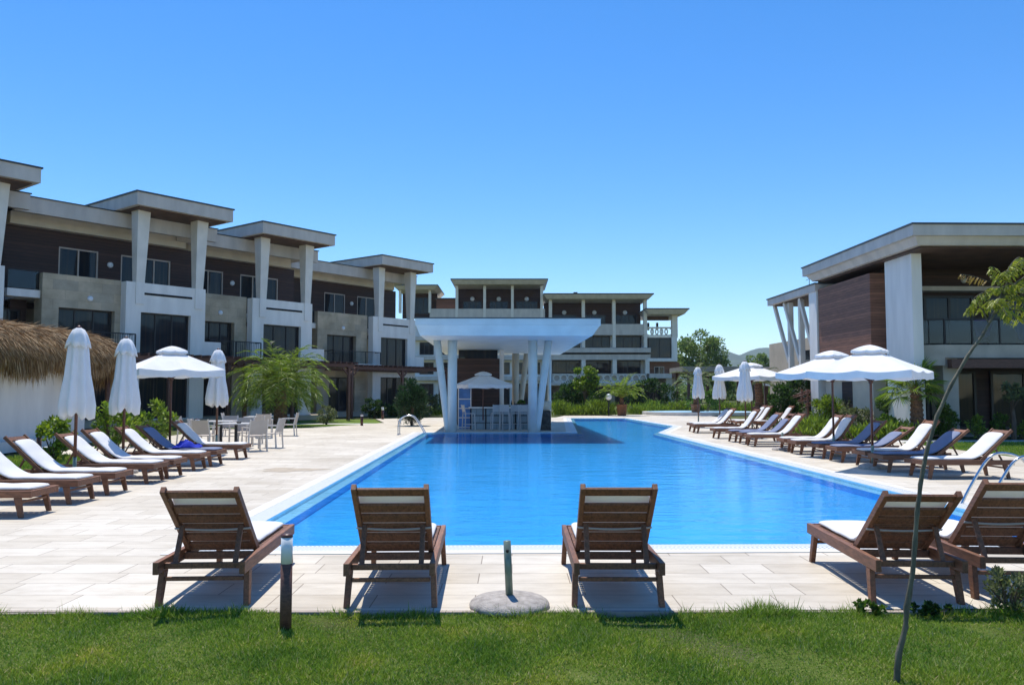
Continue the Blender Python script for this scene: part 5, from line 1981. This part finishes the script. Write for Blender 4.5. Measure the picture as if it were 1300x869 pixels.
xs = np.interp(t_, [0, .12, .25, .45, .7, 1.0], [1.1, 1.1, 1.0, 0.62, -0.1, -1.3])
zs = np.interp(t_, [0, .12, .25, .45, .7, 1.0], [2.75, 2.95, 3.12, 3.4, 3.64, 3.74]) + 0.03
slope = np.interp(t_, [0, .25, .7, 1.0], [2.2, 1.2, 0.45, 0.15])
d = np.stack([np.ones(ns), rng.normal(0, .25, ns), -slope + rng.normal(0, .25, ns)], 1)
leaves('thatch_straw', np.stack([xs, yy, zs], 1), d, rng.uniform(0.2, 0.45, ns), 0.018, M['thatch'], roof, 9)
ns = 15000
yy = rng.uniform(-7.0, 6.5, ns)
xs = rng.uniform(0.55, 1.12, ns)
zs = rng.uniform(2.55, 2.95, ns)
fl_ = 0.5 + 0.18 * np.sin(yy * 2.1) + 0.12 * np.sin(yy * 5.3 + 1)
d = np.stack([rng.normal(0.05, .1, ns), rng.normal(0, .1, ns), -np.ones(ns)], 1)
leaves('thatch_fringe', np.stack([xs, yy, zs], 1), d, fl_ * rng.uniform(0.5, 1.35, ns), 0.02, M['thatch'], roof, 10)
# far end fringe
ns = 5000
xs = rng.uniform(-2.8, 1.05, ns)
yy = rng.uniform(6.2, 6.5, ns)
zs = rng.uniform(2.6, 3.1, ns)
d = np.stack([rng.normal(0, .1, ns), rng.normal(0.1, .1, ns), -np.ones(ns)], 1)
leaves('thatch_fringe', np.stack([xs, yy, zs], 1), d, rng.uniform(0.5, 1.2, ns), 0.02, M['thatch'], roof, 11)

mb = MB()
mb.lathe([(0.13, 0), (0.16, 0.3), (0.17, 0.32), (0.15, 0.32), (0.12, 0.04), (0.01, 0.03)], 18)
tag(mb.build('bucket', M['lampwhite'], None, True, loc=(-11.55, 20.6, -0.03)), 'small white bucket on the grass below the hut wall', 'bucket')

# stair railing on the right and lamp globe near the rear hedge
st = thing('stair_railing', 'reddish wooden stair railing sloping up among the right bushes', 'railing', (13.6, 38.5, 0), 0)
for dx in (0.0, 0.8):
    for hz in (0.0, 0.3, 0.6):
        mb = MB()
        mb.bar((-0.7, dx, 0.65 + hz), (1.3, dx, 1.35 + hz), 0.05, 0.07)
        mb.build('rail', M['clad2'], st)
    for f in (0.0, 0.5, 1.0):
        mb = MB()
        x = -0.7 + 2.0 * f
        mb.box(x - 0.04, dx + 0.03, 0, x + 0.04, dx + 0.11, 1.45 + 0.7 * f)
        mb.build('post', M['clad2'], st)
gl = thing('globe_lamp', 'round white globe lamp on a short post before the rear planting', 'lamp', (6.75, 57.3, 0))
mb = MB()
mb.tube([(0, 0, 0), (0, 0, 1.1)], 0.05, 10)
mb.build('post', M['rail'], gl)
mb = MB()
mb.lathe([(0.02, 1.1)] + [(0.22 * math.sin(a), 1.32 - 0.22 * math.cos(a)) for a in np.linspace(0.3, PI - 0.05, 10)], 18)
mb.build('globe', M['lampwhite'], gl, True)

def hung_cloth(name, label, x, y, z, wd_, ht, mat):
    mb = MB()
    n, m = 14, 10
    for j in range(m + 1):
        for i in range(n + 1):
            a = i / n - 0.5
            b = j / m
            wv = wd_ * (0.75 + 0.25 * math.sin(PI * min(1, b * 1.3)))
            mb.v.append((a * wv, 0.03 * math.sin(a * 16) * b - 0.12 * (1 - b) * math.cos(a * PI), -b * ht * (1 - 0.25 * abs(a))))
    for j in range(m):
        for i in range(n):
            k = j * (n + 1) + i
            mb.f.append((k, k + 1, k + n + 2, k + n + 1))
    o = mb.build(name, M[mat], None, True, loc=(x, y, z))
    sd = o.modifiers.new("thick", 'SOLIDIFY')
    sd.thickness = 0.01
    tag(o, label, 'towel')
hung_cloth('towel', 'purple towel hanging inside the glass railing of the right balcony', 17.35, 30.12, 4.33, 0.72, 0.7, 'pinkcloth')
hung_cloth('towel', 'bright blue towel hanging inside the glass railing of the right balcony', 18.95, 30.15, 4.33, 0.8, 0.8, 'bluecloth')

# ================================================================== VEGETATION
def frond_arrays(acc, start, az, el, length, ll, lw, n, droop, hang=0.5, rg=None, taper=True, rise=0.35):
    """a pinnate leaf: acc collects (base, dir, L, W) of its leaflets; returns the midrib points"""
    p = Vector(start)
    d = Vector((math.cos(az) * math.cos(el), math.sin(az) * math.cos(el), math.sin(el)))
    pts = [p.copy()]
    step = length / n
    for k in range(n):
        t = k / n
        d = (d + Vector((0, 0, -droop * step / length * (0.6 + 1.4 * t)))).normalized()
        p = p + d * step
        pts.append(p.copy())
        if t < 0.1:
            continue
        sd = d.cross(Vector((0, 0, 1)))
        if sd.length < 1e-3:
            sd = Vector((1, 0, 0))
        sd.normalize()
        up = sd.cross(d).normalized()
        L = ll * (math.sin(PI * min(1, 0.18 + 0.8 * t)) ** 0.7 if taper else 1.0)
        for s in (-1, 1):
            v = (sd * s + d * 0.7 + up * rise + Vector((0, 0, -hang * rg.uniform(0.2, 1.2)))).normalized()
            v += Vector((rg.gauss(0, .08), rg.gauss(0, .08), rg.gauss(0, .08)))
            acc.append((tuple(p), tuple(v), L * rg.uniform(0.85, 1.1), lw))
    return pts

def finish(name, acc, mat, parent, seed, droop=0.15):
    a = np.array([x[0] for x in acc]); d = np.array([x[1] for x in acc])
    return leaves(name, a, d, np.array([x[2] for x in acc]), np.array([x[3] for x in acc]), mat, parent, seed, None, droop)

def feather_palm(label, x, y, th, fl, nf, mat, seed, pot=None, name='palm_tree', tr=0.16, group=None, ll=0.42, lw=0.035, el0=(-0.1, 1.35), z=0.0):
    rg = random.Random(seed)
    t = thing(name, label, 'palm', (x, y, z), 0, group)
    zb = 0.0
    if pot:
        pr, ph, pm = pot
        mb = MB()
        mb.lathe([(pr * 0.8, 0), (pr * 0.86, 0.02), (pr, ph * 0.85), (pr * 1.06, ph * 0.86), (pr * 1.06, ph), (pr * 0.92, ph), (pr * 0.9, ph * 0.9), (0.02, ph * 0.88)], 20)
        mb.build('pot', M[pm], t, True)
        zb = ph * 0.85
    mb = MB()
    n = 9
    pts, rs = [], []
    for i in range(n * 2 + 1):
        f = i / (n * 2)
        pts.append((0.02 * math.sin(5 * f), 0.02 * math.cos(4 * f), zb + th * f))
        rs.append(tr * (1.12 - 0.2 * f) * (1.1 if i % 2 == 0 else 0.93))
    mb.tube(pts, rs, 12)
    mb.build('trunk', M['palmbark'], t)
    acc, ribs = [], MB()
    for i in range(nf):
        az = 2.399 * i + rg.uniform(-.2, .2)
        f = i / nf
        el = el0[1] - (el0[1] - el0[0]) * f ** 0.8 + rg.uniform(-.1, .1)
        L = fl * rg.uniform(0.8, 1.08) * (0.75 + 0.25 * math.sin(PI * (0.25 + 0.7 * f)))
        p = frond_arrays(acc, (0.05 * math.cos(az), 0.05 * math.sin(az), zb + th), az, el, L, ll, lw, 30, 1.5 - 0.3 * f, 0.35, rg)
        ribs.tube(p[::3], [0.016 - 0.013 * k / (len(p[::3])) for k in range(len(p[::3]))], 5)
    cr = finish('crown', acc, M[mat], t, seed)
    ribs.build('midribs', M['leaf_y'], cr)
    return t

def fan_palm(label, x, y, th, fl, nf, mat, seed, z=0.0, tr=0.2):
    rg = random.Random(seed)
    t = thing('fan_palm', label, 'palm', (x, y, z), 0)
    mb = MB()
    pts, rs = [], []
    for i in range(23):
        f = i / 22
        pts.append((0.03 * math.sin(3 * f), 0, th * f))
        rs.append(tr * (1.25 - 0.4 * f) * (1.12 if i % 2 == 0 else 0.9))
    mb.tube(pts, rs, 12)
    mb.build('trunk', M['palmbark'], t)
    acc, st = [], MB()
    for i in range(nf):
        az = 2.399 * i + rg.uniform(-.25, .25)
        f = i / nf
        el = 1.3 - 1.75 * f + rg.uniform(-.12, .12)
        d = Vector((math.cos(az) * math.cos(el), math.sin(az) * math.cos(el), math.sin(el)))
        sl = fl * rg.uniform(0.75, 1.05)
        b = Vector((0, 0, th))
        e = b + d * sl * 0.55 + Vector((0, 0, -0.08 * sl))
        st.tube([b, b + d * sl * 0.3, e], [0.018, 0.013, 0.009], 5)
        sd = d.cross(Vector((0, 0, 1))).normalized()
        up = sd.cross(d).normalized()
        k = 26
        for j in range(k):
            a = -2.1 + 4.2 * j / (k - 1)
            v = (d * math.cos(a) + sd * math.sin(a) + up * (0.12 * math.cos(2 * a)) + Vector((0, 0, -0.16))).normalized()
            acc.append((tuple(e), tuple(v), sl * 0.62 * (1 - 0.14 * abs(a)) * rg.uniform(.92, 1.05), 0.045))
    cr = finish('crown', acc, M[mat], t, seed, 0.22)
    st.build('leaf_stalks', M['leaf_y'], cr)
    return t

def bush(label, x, y, rx, ry, h, mat, seed, n=2600, leaf=(0.09, 0.05), name='shrub', cat='shrub', clumps=26, z=0.0, group=None, cone=0.0, z0=0.05, upw=0.35, stems=7):
    rg = np.random.default_rng(seed)
    t = thing(name, label, cat, (x, y, z), 0, group)
    c = rg.normal(size=(clumps, 3))
    c /= np.linalg.norm(c, axis=1, keepdims=True)
    c *= rg.uniform(0.35, 1.0, (clumps, 1)) ** 0.5
    cz = z0 * h + (c[:, 2] * 0.5 + 0.5) * h * 0.92
    taper = 1 - cone * (cz / h)
    cx, cy = c[:, 0] * rx * 0.8 * taper, c[:, 1] * ry * 0.8 * taper
    cr = rg.uniform(0.16, 0.34, clumps) * min(rx, h * 0.5, ry * 1.6) * (1 - 0.5 * cone * cz / h)
    k = rg.integers(0, clumps, n)
    d = rand_dirs(rg, n, 0.15)
    r_ = rg.random(n) ** 0.45
    pts = np.stack([cx[k], cy[k], cz[k]], 1) + d * (cr[k] * r_)[:, None]
    pts[:, 2] = np.clip(pts[:, 2], 0.02, None)
    dirs = d + rg.normal(0, 0.5, (n, 3))
    dirs[:, 2] += upw
    leaves('foliage', pts, dirs, rg.uniform(0.65, 1.25, n) * leaf[0], leaf[1], M[mat], t, seed)
    mb = MB()
    for i in range(min(stems, clumps)):
        mb.tube([(0.04 * math.cos(i), 0.04 * math.sin(i), -0.03), (cx[i] * 0.5, cy[i] * 0.5, cz[i] * 0.55), (cx[i], cy[i], cz[i])], [0.02 * h ** 0.5, 0.013 * h ** 0.5, 0.005], 6)
    if stems:
        mb.build('stem', M['bark'], t)
    return t

def broad_tree(label, x, y, h, cr, mat, seed, n=5000, leaf=0.4, trunk_f=0.35, name='broadleaf_tree', group=None, clumps=34, bark='bark', z=0.0, flat=0.75):
    rg = np.random.default_rng(seed)
    t = thing(name, label, 'tree', (x, y, z), 0, group)
    ht = h * trunk_f
    hc = h - ht
    c = rg.normal(size=(clumps, 3))
    c /= np.linalg.norm(c, axis=1, keepdims=True)
    c *= rg.uniform(0.25, 1.0, (clumps, 1)) ** 0.5
    cx, cy = c[:, 0] * cr * 0.8, c[:, 1] * cr * 0.8
    cz = ht + hc * (0.5 + 0.42 * c[:, 2] * (1 if flat is None else 1))
    rr = rg.uniform(0.2, 0.4, clumps) * cr * flat
    mb = MB()
    tr = 0.035 * h
    mb.tube([(0, 0, -0.2), (0.02 * h, 0, ht * 0.5), (0, 0.01 * h, ht), (0, 0, ht + hc * 0.45)], [tr * 1.3, tr, tr * 0.75, tr * 0.3], 8)
    for i in range(min(12, clumps)):
        mb.tube([(0, 0, ht * (0.7 + 0.025 * i)), (cx[i] * 0.45, cy[i] * 0.45, ht + (cz[i] - ht) * 0.55), (cx[i], cy[i], cz[i])], [tr * 0.5, tr * 0.3, tr * 0.08], 6)
    mb.build('trunk', M[bark], t, True)
    k = rg.integers(0, clumps, n)
    d = rand_dirs(rg, n, 0.2)
    pts = np.stack([cx[k], cy[k], cz[k]], 1) + d * (rr[k] * rg.random(n) ** 0.4)[:, None] * np.array([1, 1, 0.75])
    dirs = d + rg.normal(0, 0.6, (n, 3))
    leaves('crown', pts, dirs, rg.uniform(0.6, 1.3, n) * leaf, leaf * 0.6, M[mat], t, seed)
    return t

def grass_hedge(label, pts, width, h, mat, seed, n, blade=0.03, name='hedge'):
    """a band of upright leafy growth along a polyline of ground points"""
    rg = np.random.default_rng(seed)
    t = thing(name, label, 'hedge', (pts[0][0], pts[0][1], 0))
    P0 = np.array(pts, dtype=float) - np.array(pts[0], dtype=float)
    seg = np.linalg.norm(np.diff(P0, axis=0), axis=1)
    cum = np.concatenate([[0], np.cumsum(seg)])
    s = rg.uniform(0, cum[-1], n)
    bx_ = np.interp(s, cum, P0[:, 0]) + rg.normal(0, width * 0.35, n)
    by_ = np.interp(s, cum, P0[:, 1]) + rg.normal(0, width * 0.35, n)
    hh = h * (0.7 + 0.25 * np.sin(s * 1.9 + seed) + 0.15 * np.sin(s * 5.1))
    bz_ = rg.random(n) ** 1.3 * hh * 0.8 - 0.03
    d = np.stack([rg.normal(0, .45, n), rg.normal(0, .45, n), np.ones(n)], 1)
    leaves('foliage', np.stack([bx_, by_, bz_], 1), d, rg.uniform(0.15, 0.4, n) * h, blade, M[mat], t, seed)
    return t

# ---- the young tree leaning through the right foreground
yt = thing('young_tree', 'thin leaning young tree with ferny leaves rising from the lawn in the right foreground', 'tree', (2.27, 4.86, 0))
TX, TY = 2.27, 4.86
def tq(px, py, dy=0.0):
    d_ = 4.86 + dy
    x_, y_ = (px - 650) / 1040, (434.5 - py) / 1040
    c_, s_ = math.cos(PITCH), math.sin(PITCH)
    k = d_ / (c_ - y_ * s_)
    return Vector((x_ * k - TX, dy, H + (s_ + y_ * c_) * k))
tp = [(1137, 866, 0), (1141, 830, 0), (1149, 795, .01), (1152, 770, .01), (1158, 730, .02), (1161, 690, .03), (1164, 650, .03), (1168, 615, .04), (1177, 570, .05), (1190, 528, .06), (1206, 490, .08), (1228, 452, .09), (1248, 424, .1), (1262, 398, .12), (1274, 372, .12)]
pts = [tq(*p) for p in tp]
pts[0].z = -0.08
mb = MB()
rs = [0.021, 0.017, 0.014, 0.0165, 0.013, 0.0135, 0.013, 0.012, 0.0115, 0.0105, 0.0105, 0.0095, 0.0085, 0.007, 0.005]
rg = random.Random(3)
pts = [p + Vector((rg.uniform(-.002, .002), rg.uniform(-.004, .004), 0)) for p in pts]
fine, fr_ = [], []
for i in range(len(pts) - 1):
    for k in range(5):
        f = k / 5
        fine.append(pts[i].lerp(pts[i + 1], f) + Vector((rg.uniform(-.0015, .0015), rg.uniform(-.002, .002), 0)))
        fr_.append((rs[i] * (1 - f) + rs[i + 1] * f) * (1.0 + rg.uniform(-.07, .07) + (0.14 if k == 0 else 0)))
fine.append(pts[-1])
fr_.append(rs[-1])
mb.tube(fine, fr_, 12)
mb.build('trunk', M['barkg'], yt, True)
acc, dry, ribs = [], [], MB()
rg = random.Random(11)
twigs = [((1262, 398), (1282, 352)), ((1270, 380), (1310, 345)), ((1262, 398), (1300, 395)), ((1255, 410), (1240, 385)), ((1274, 372), (1262, 352)), ((1268, 385), (1320, 375))]
def ferny(p0, p1, dyaz, nl, ll, out, droop):
    """one twice divided leaf from pixel to pixel: side stalks along it carry the small leaflets"""
    a, b = tq(*p0, 0.12), tq(*p1, 0.12 + dyaz)
    n = nl
    mp = []
    for k in range(n + 1):
        f = k / n
        p = a.lerp(b, f) + Vector((0, 0, droop * 4 * f * (1 - f)))
        mp.append(p)
    ribs.tube(mp[::2], 0.0025, 5)
    for k in range(1, n):
        f = k / n
        d = (mp[k + 1] - mp[k]).normalized()
        sd = d.cross(Vector((0, 0.35, 1))).normalized()
        L = ll * math.sin(PI * (0.12 + 0.8 * f)) ** 0.6
        for s in (-1, 1):
            v = (sd * s * 0.8 + d * 0.35 + Vector((0, 0, -0.75)) + Vector((rg.gauss(0, .12), rg.gauss(0, .2), 0))).normalized()
            out.append((tuple(mp[k]), tuple(v), L * rg.uniform(.85, 1.1), 0.0125))
            m = 3
            for j in range(1, m):
                q_ = mp[k] + v * L * j / m
                w_ = v.cross(Vector((0, 1, 0.2))).normalized()
                for s2 in (-1, 1):
                    out.append((tuple(q_), tuple((w_ * s2 + v * 1.1).normalized()), L * 0.2, 0.007))
ferny((1256, 358), (1216, 348), 0.05, 11, 0.06, dry, 0.012)
for p0, p1, dyv, nl, ll, dr in [((1278, 360), (1256, 338), .04, 13, .08, .03), ((1282, 352), (1302, 330), -.05, 13, .08, .03), ((1275, 352), (1296, 326), .1, 13, .08, .03),
                                ((1262, 372), (1232, 384), -.04, 13, .08, .03), ((1250, 384), (1224, 398), .06, 13, .08, .03), ((1262, 380), (1243, 396), .1, 12, .075, .02),
                                ((1268, 372), (1292, 362), -.1, 13, .085, .03), ((1266, 384), (1278, 400), -.12, 12, .075, .02), ((1272, 376), (1302, 385), .02, 13, .085, .03),
                                ((1284, 366), (1318, 350), .08, 13, .085, .03), ((1288, 380), (1325, 372), -.05, 13, .085, .03), ((1285, 388), (1312, 402), .06, 13, .085, .02),
                                ((1262, 362), (1282, 344), -.12, 12, .075, .03), ((1258, 392), (1270, 378), -.18, 12, .075, .02), ((1280, 378), (1268, 392), .16, 12, .075, .02),
                                ((1300, 350), (1335, 332), 0, 13, .085, .03), ((1300, 360), (1340, 362), .1, 13, .085, .03), ((1278, 372), (1255, 366), .14, 12, .075, .02),
                                ((1290, 372), (1306, 356), .16, 12, .075, .02), ((1296, 392), (1334, 398), .0, 13, .085, .02), ((1274, 392), (1296, 408), .1, 12, .085, .01)]:
    ferny(p0, p1, dyv, nl, ll, acc, dr)
cr = finish('crown', acc, M['leaf_y'], yt, 31, 0.1)
finish('dried_leaf', dry, M['leaf_dry'], yt, 32, 0.1)
for a, b in twigs:
    ribs.tube([tq(*a, 0.12), tq((a[0] + b[0]) / 2, (a[1] + b[1]) / 2 - 4, 0.12), tq(*b, 0.12)], [0.006, 0.0045, 0.003], 6)
ribs.build('twigs', M['barkg'], cr)

# ---- weed and tufts at the lawn edge
bush('leafy grey green weed growing at the lawn edge under the right loungers', 3.72, 6.22, 0.22, 0.16, 0.36, 'leaf_g', 41, 900, (0.04, 0.02), 'weed', 'weed', 16, upw=0.9, stems=9)
bush('low clover tuft at the paving edge left of the thin tree trunk', 2.66, 6.20, 0.16, 0.08, 0.10, 'leaf', 42, 260, (0.035, 0.03), 'weed', 'weed', 9, stems=4)
bush('low leafy tuft at the paving edge right of the thin tree trunk', 3.12, 6.18, 0.26, 0.08, 0.09, 'leaf_d', 43, 360, (0.035, 0.03), 'weed', 'weed', 10, stems=4)

# ---- left side
feather_palm('bushy green feather palm behind the beige dining chairs', -11.4, 40.4, 2.2, 2.85, 100, 'leaf_l', 51, None, 'palm_tree', 0.3, None, 0.6, 0.035, (-0.35, 1.3))
bush('dense dark green conifer shrub beside the far left pool ladder', -4.95, 40.5, 1.2, 1.1, 2.25, 'leaf_con', 52, 9000, (0.16, 0.035), 'conifer_shrub', 'shrub', 60, cone=0.5, upw=0.9)
G_P = 'leafy plants behind the left loungers'
for i, (x, y, h, r_, l) in enumerate([(-10.9, 19.6, 1.05, 0.5, 'leafy green plant between the first and second closed left parasols'),
                                      (-10.4, 21.5, 1.5, 0.6, 'tall leafy green plant behind the second closed left parasol'),
                                      (-10.2, 23.6, 1.35, 0.6, 'leafy green plant left of the open left parasol pole'),
                                      (-11.6, 25.2, 1.2, 0.7, 'dark leafy plant at the corner beyond the hut end')]):
    bush(l, x, y, r_, r_, h, 'leaf_l' if i < 3 else 'leaf', 60 + i, 900, (0.13, 0.075), 'leafy_plant', 'plant', 18, group=G_P, upw=0.2)
bush('low bush with pale leaves beneath the left feather palm', -9.6, 42.5, 0.7, 0.6, 1.0, 'leaf_g', 66, 1200, (0.1, 0.05), clumps=18)
bush('dark shrub against the apartment wall right of the palm', -8.9, 53.0, 1.0, 0.8, 1.3, 'leaf_d', 67, 1800, (0.14, 0.07))
bush('flowering pale shrub between the conifer and the left bar column', -6.0, 56.5, 1.3, 0.9, 1.7, 'leaf_g', 68, 2200, (0.14, 0.08))
grass_hedge('low green hedge beyond the paving left of the bar columns', [(-9.0, 58), (-3.5, 58.5)], 0.8, 0.9, 'leaf', 69, 3500, 0.06)

# ---- rear planting in front of the hotel
grass_hedge('bright green band of upright leaves behind the far pool, left of the potted palm', [F2(4.3, 58.6), F2(8.3, 58.6)], 0.9, 1.15, 'leaf_l', 71, 6000, 0.05)
grass_hedge('green band of upright leaves behind the splash pool, right of the potted palm', [F2(10.2, 61.5), F2(14, 65.2), F2(22.5, 65.2)], 0.9, 1.1, 'leaf_l', 72, 9000, 0.05)
feather_palm('feather palm in a square looking terracotta pot in the middle of the rear terrace', 7.75, 58.0, 0.55, 2.1, 36, 'leaf_l', 73, (0.36, 0.8, 'terracotta'), 'potted_palm', 0.14, None, 0.36, 0.045, (0.55, 1.45))
broad_tree('small bright yellow green tree before the hotel windows', 5.6, 62.5, 3.9, 1.25, 'leaf_l', 74, 2600, 0.22, 0.3, 'small_tree', None, 22)
bush('dark evergreen bush below the yellow green tree', 4.6, 66.0, 2.0, 1.2, 2.3, 'leaf_d', 75, 3600, (0.22, 0.1), clumps=36)
bush('round dark bush beside the globe lamp', 6.4, 61.0, 0.9, 0.8, 1.9, 'leaf_d', 76, 1900, (0.14, 0.07), clumps=26)
bush('dark climbing shrub in front of the hotel ground floor, right of the potted palm', 11.5, 68.0, 2.6, 1.0, 2.6, 'leaf_d', 77, 3800, (0.22, 0.1), clumps=36)
feather_palm('sparse pale palm in a round terracotta pot on the right of the rear terrace', 13.1, 58.6, 1.5, 2.3, 17, 'leaf_g', 78, (0.32, 0.8, 'terracotta'), 'potted_palm', 0.16, None, 0.38, 0.05, (0.3, 1.3))
bush('mid green bush behind the round terracotta pot', 14.6, 62.0, 1.6, 1.2, 2.0, 'leaf', 79, 2600, (0.18, 0.09))

# ---- right side planting
feather_palm('slim palm in the large dark brown pot by the right loungers', 12.75, 42.4, 1.35, 1.5, 15, 'leaf_g', 81, (0.36, 0.9, 'darkpot'), 'potted_palm', 0.2, None, 0.32, 0.04, (-0.1, 1.2))
GB = 'bushes along the right side of the paving'
for i, (u, w_, rx, ry, h, mat, nl, lf, l) in enumerate([
        (13.3, 38.0, 1.0, 0.9, 1.9, 'leaf_d', 4200, (0.14, 0.07), 'dark green bush right of the large dark pot'),
        (14.2, 35.0, 0.8, 0.9, 1.5, 'leaf_l', 3000, (0.13, 0.06), 'bright green bush in front of the dark bush row'),
        (15.3, 40.6, 1.2, 1.0, 2.6, 'leaf_d', 4200, (0.16, 0.08), 'tall dark bush behind the large pot'),
        (17.2, 44.5, 1.1, 1.1, 2.9, 'leaf_d', 3600, (0.16, 0.08), 'tall dark bush below the farthest open parasol'),
        (14.6, 32.6, 0.9, 0.7, 1.15, 'leaf_g', 2300, (0.1, 0.05), 'grey green twiggy bush below the wooden stair rail'),
        (15.3, 34.6, 1.0, 0.8, 1.7, 'leaf_g', 2600, (0.11, 0.05), 'larger grey green twiggy bush right of the wooden stair rail')]):
    bush(l, *F2(u, w_), rx, ry, h, mat, 90 + i, nl, lf, group=GB, clumps=30)
grass_hedge('low bright green planting strip behind the right loungers', [F2(12.2, 33.6), F2(12.0, 30.6), F2(13.6, 29.1), F2(14.6, 29.0)], 0.8, 0.75, 'leaf_l', 97, 9000, 0.05)
tp_ = thing('topiary_tree', 'small lollipop topiary tree with round head against the pale villa wall', 'tree', (*F2(15.1, 31.5), 0))
mb = MB()
mb.tube([(0, 0, -0.03), (0.02, 0, 0.5), (0, 0, 1.0)], [0.05, 0.04, 0.04], 8)
mb.build('trunk', M['bark'], tp_, True)
rg_ = np.random.default_rng(5)
d = rand_dirs(rg_, 1500)
leaves('crown', np.array([0, 0, 1.25]) + d * (0.34 * rg_.random(1500) ** 0.3)[:, None], d + rg_.normal(0, .4, (1500, 3)), 0.08, 0.045, M['leaf'], tp_, 5)
fan_palm('fan palm with shaggy brown trunk in front of the pale villa wall', 14.55, 29.6, 1.85, 1.25, 26, 'leaf_l', 101)
broad_tree('thin small tree with drooping leaves before the dark villa terrace', 17.6, 28.9, 2.1, 0.6, 'leaf_g', 102, 420, 0.16, 0.6, 'small_tree', None, 9, flat=0.6)
bush('bush right of the fan palm trunk', *F2(16.2, 29.3), 0.45, 0.4, 1.25, 'leaf', 103, 1500, (0.13, 0.06), clumps=20)
bush('low leafy bush left of the fan palm trunk', *F2(14.2, 29.6), 0.5, 0.4, 0.8, 'leaf', 104, 1300, (0.12, 0.06), clumps=18)
for i in range(6):
    lab = ['low leafy plant at the foot of the grey villa pier', 'leafy plant directly right of the grey villa pier', 'low plant third from the villa pier along the terrace edge',
           'leafy plant below the blue balcony towel', 'dark leafy plant at the terrace edge near the picture edge', 'outermost leafy plant along the dark villa terrace'][i]
    bush(lab, *F2(17.1 + 0.8 * i, 28.9), 0.36, 0.3, 0.75 + 0.2 * math.sin(i * 2.1), 'leaf' if i % 2 else 'leaf_l', 110 + i, 520, (0.13, 0.06), 'leafy_plant', 'plant', 12, group='plants along the villa terrace')
mb = MB()
vine = bush('climbing vine hanging from the villa pergola beam', 19.4, 28.75, 0.5, 0.3, 2.5, 'leaf_d', 120, 1600, (0.13, 0.07), 'climbing_vine', 'vine', 22)

# ---- trees far behind
GT = 'distant trees behind the resort'
for i, (x, y, h, r_, mat, n_, l) in enumerate([
        (29.5, 130, 11.8, 5.4, 'leaf_far', 9000, 'largest distant tree, right of the hotel block'),
        (26.0, 136, 9.5, 4.0, 'leaf_far', 5000, 'distant tree touching the hotel block wing'),
        (35.5, 140, 6.0, 3.2, 'leaf', 3500, 'low dark distant tree right of the largest one'),
        (45.0, 150, 9.0, 3.6, 'leaf_far', 4500, 'rounded light green distant tree before the hill'),
        (50.0, 146, 7.2, 3.6, 'leaf_far', 4500, 'distant tree between the hill and the villa columns, lighter one'),
        (42.0, 118, 6.4, 3.4, 'leaf', 4500, 'distant tree left of the slanted villa columns'),
        (46.5, 116, 7.6, 3.4, 'leaf', 4500, 'distant tree directly behind the slanted villa columns')]):
    broad_tree(l, x, y, h, r_, mat, 130 + i, n_, 0.42, 0.22, 'broadleaf_tree', GT, 40)
rngt = np.random.default_rng(77)
nn = 26000
xs = rngt.uniform(20, 120, nn)
zz = rngt.random(nn) * (3.4 + 1.6 * np.sin(xs * 0.3) + 0.9 * np.sin(xs * 1.1 + 1))
pts = np.stack([xs, 165 + rngt.normal(0, 4, nn), zz], 1)
o = leaves('distant_wood', pts, rand_dirs(rngt, nn), rngt.uniform(0.5, 1.1, nn), 0.5, M['leaf_far'], None, 78)
tag(o, 'far belt of low trees on the right horizon', 'wood', kind='stuff')
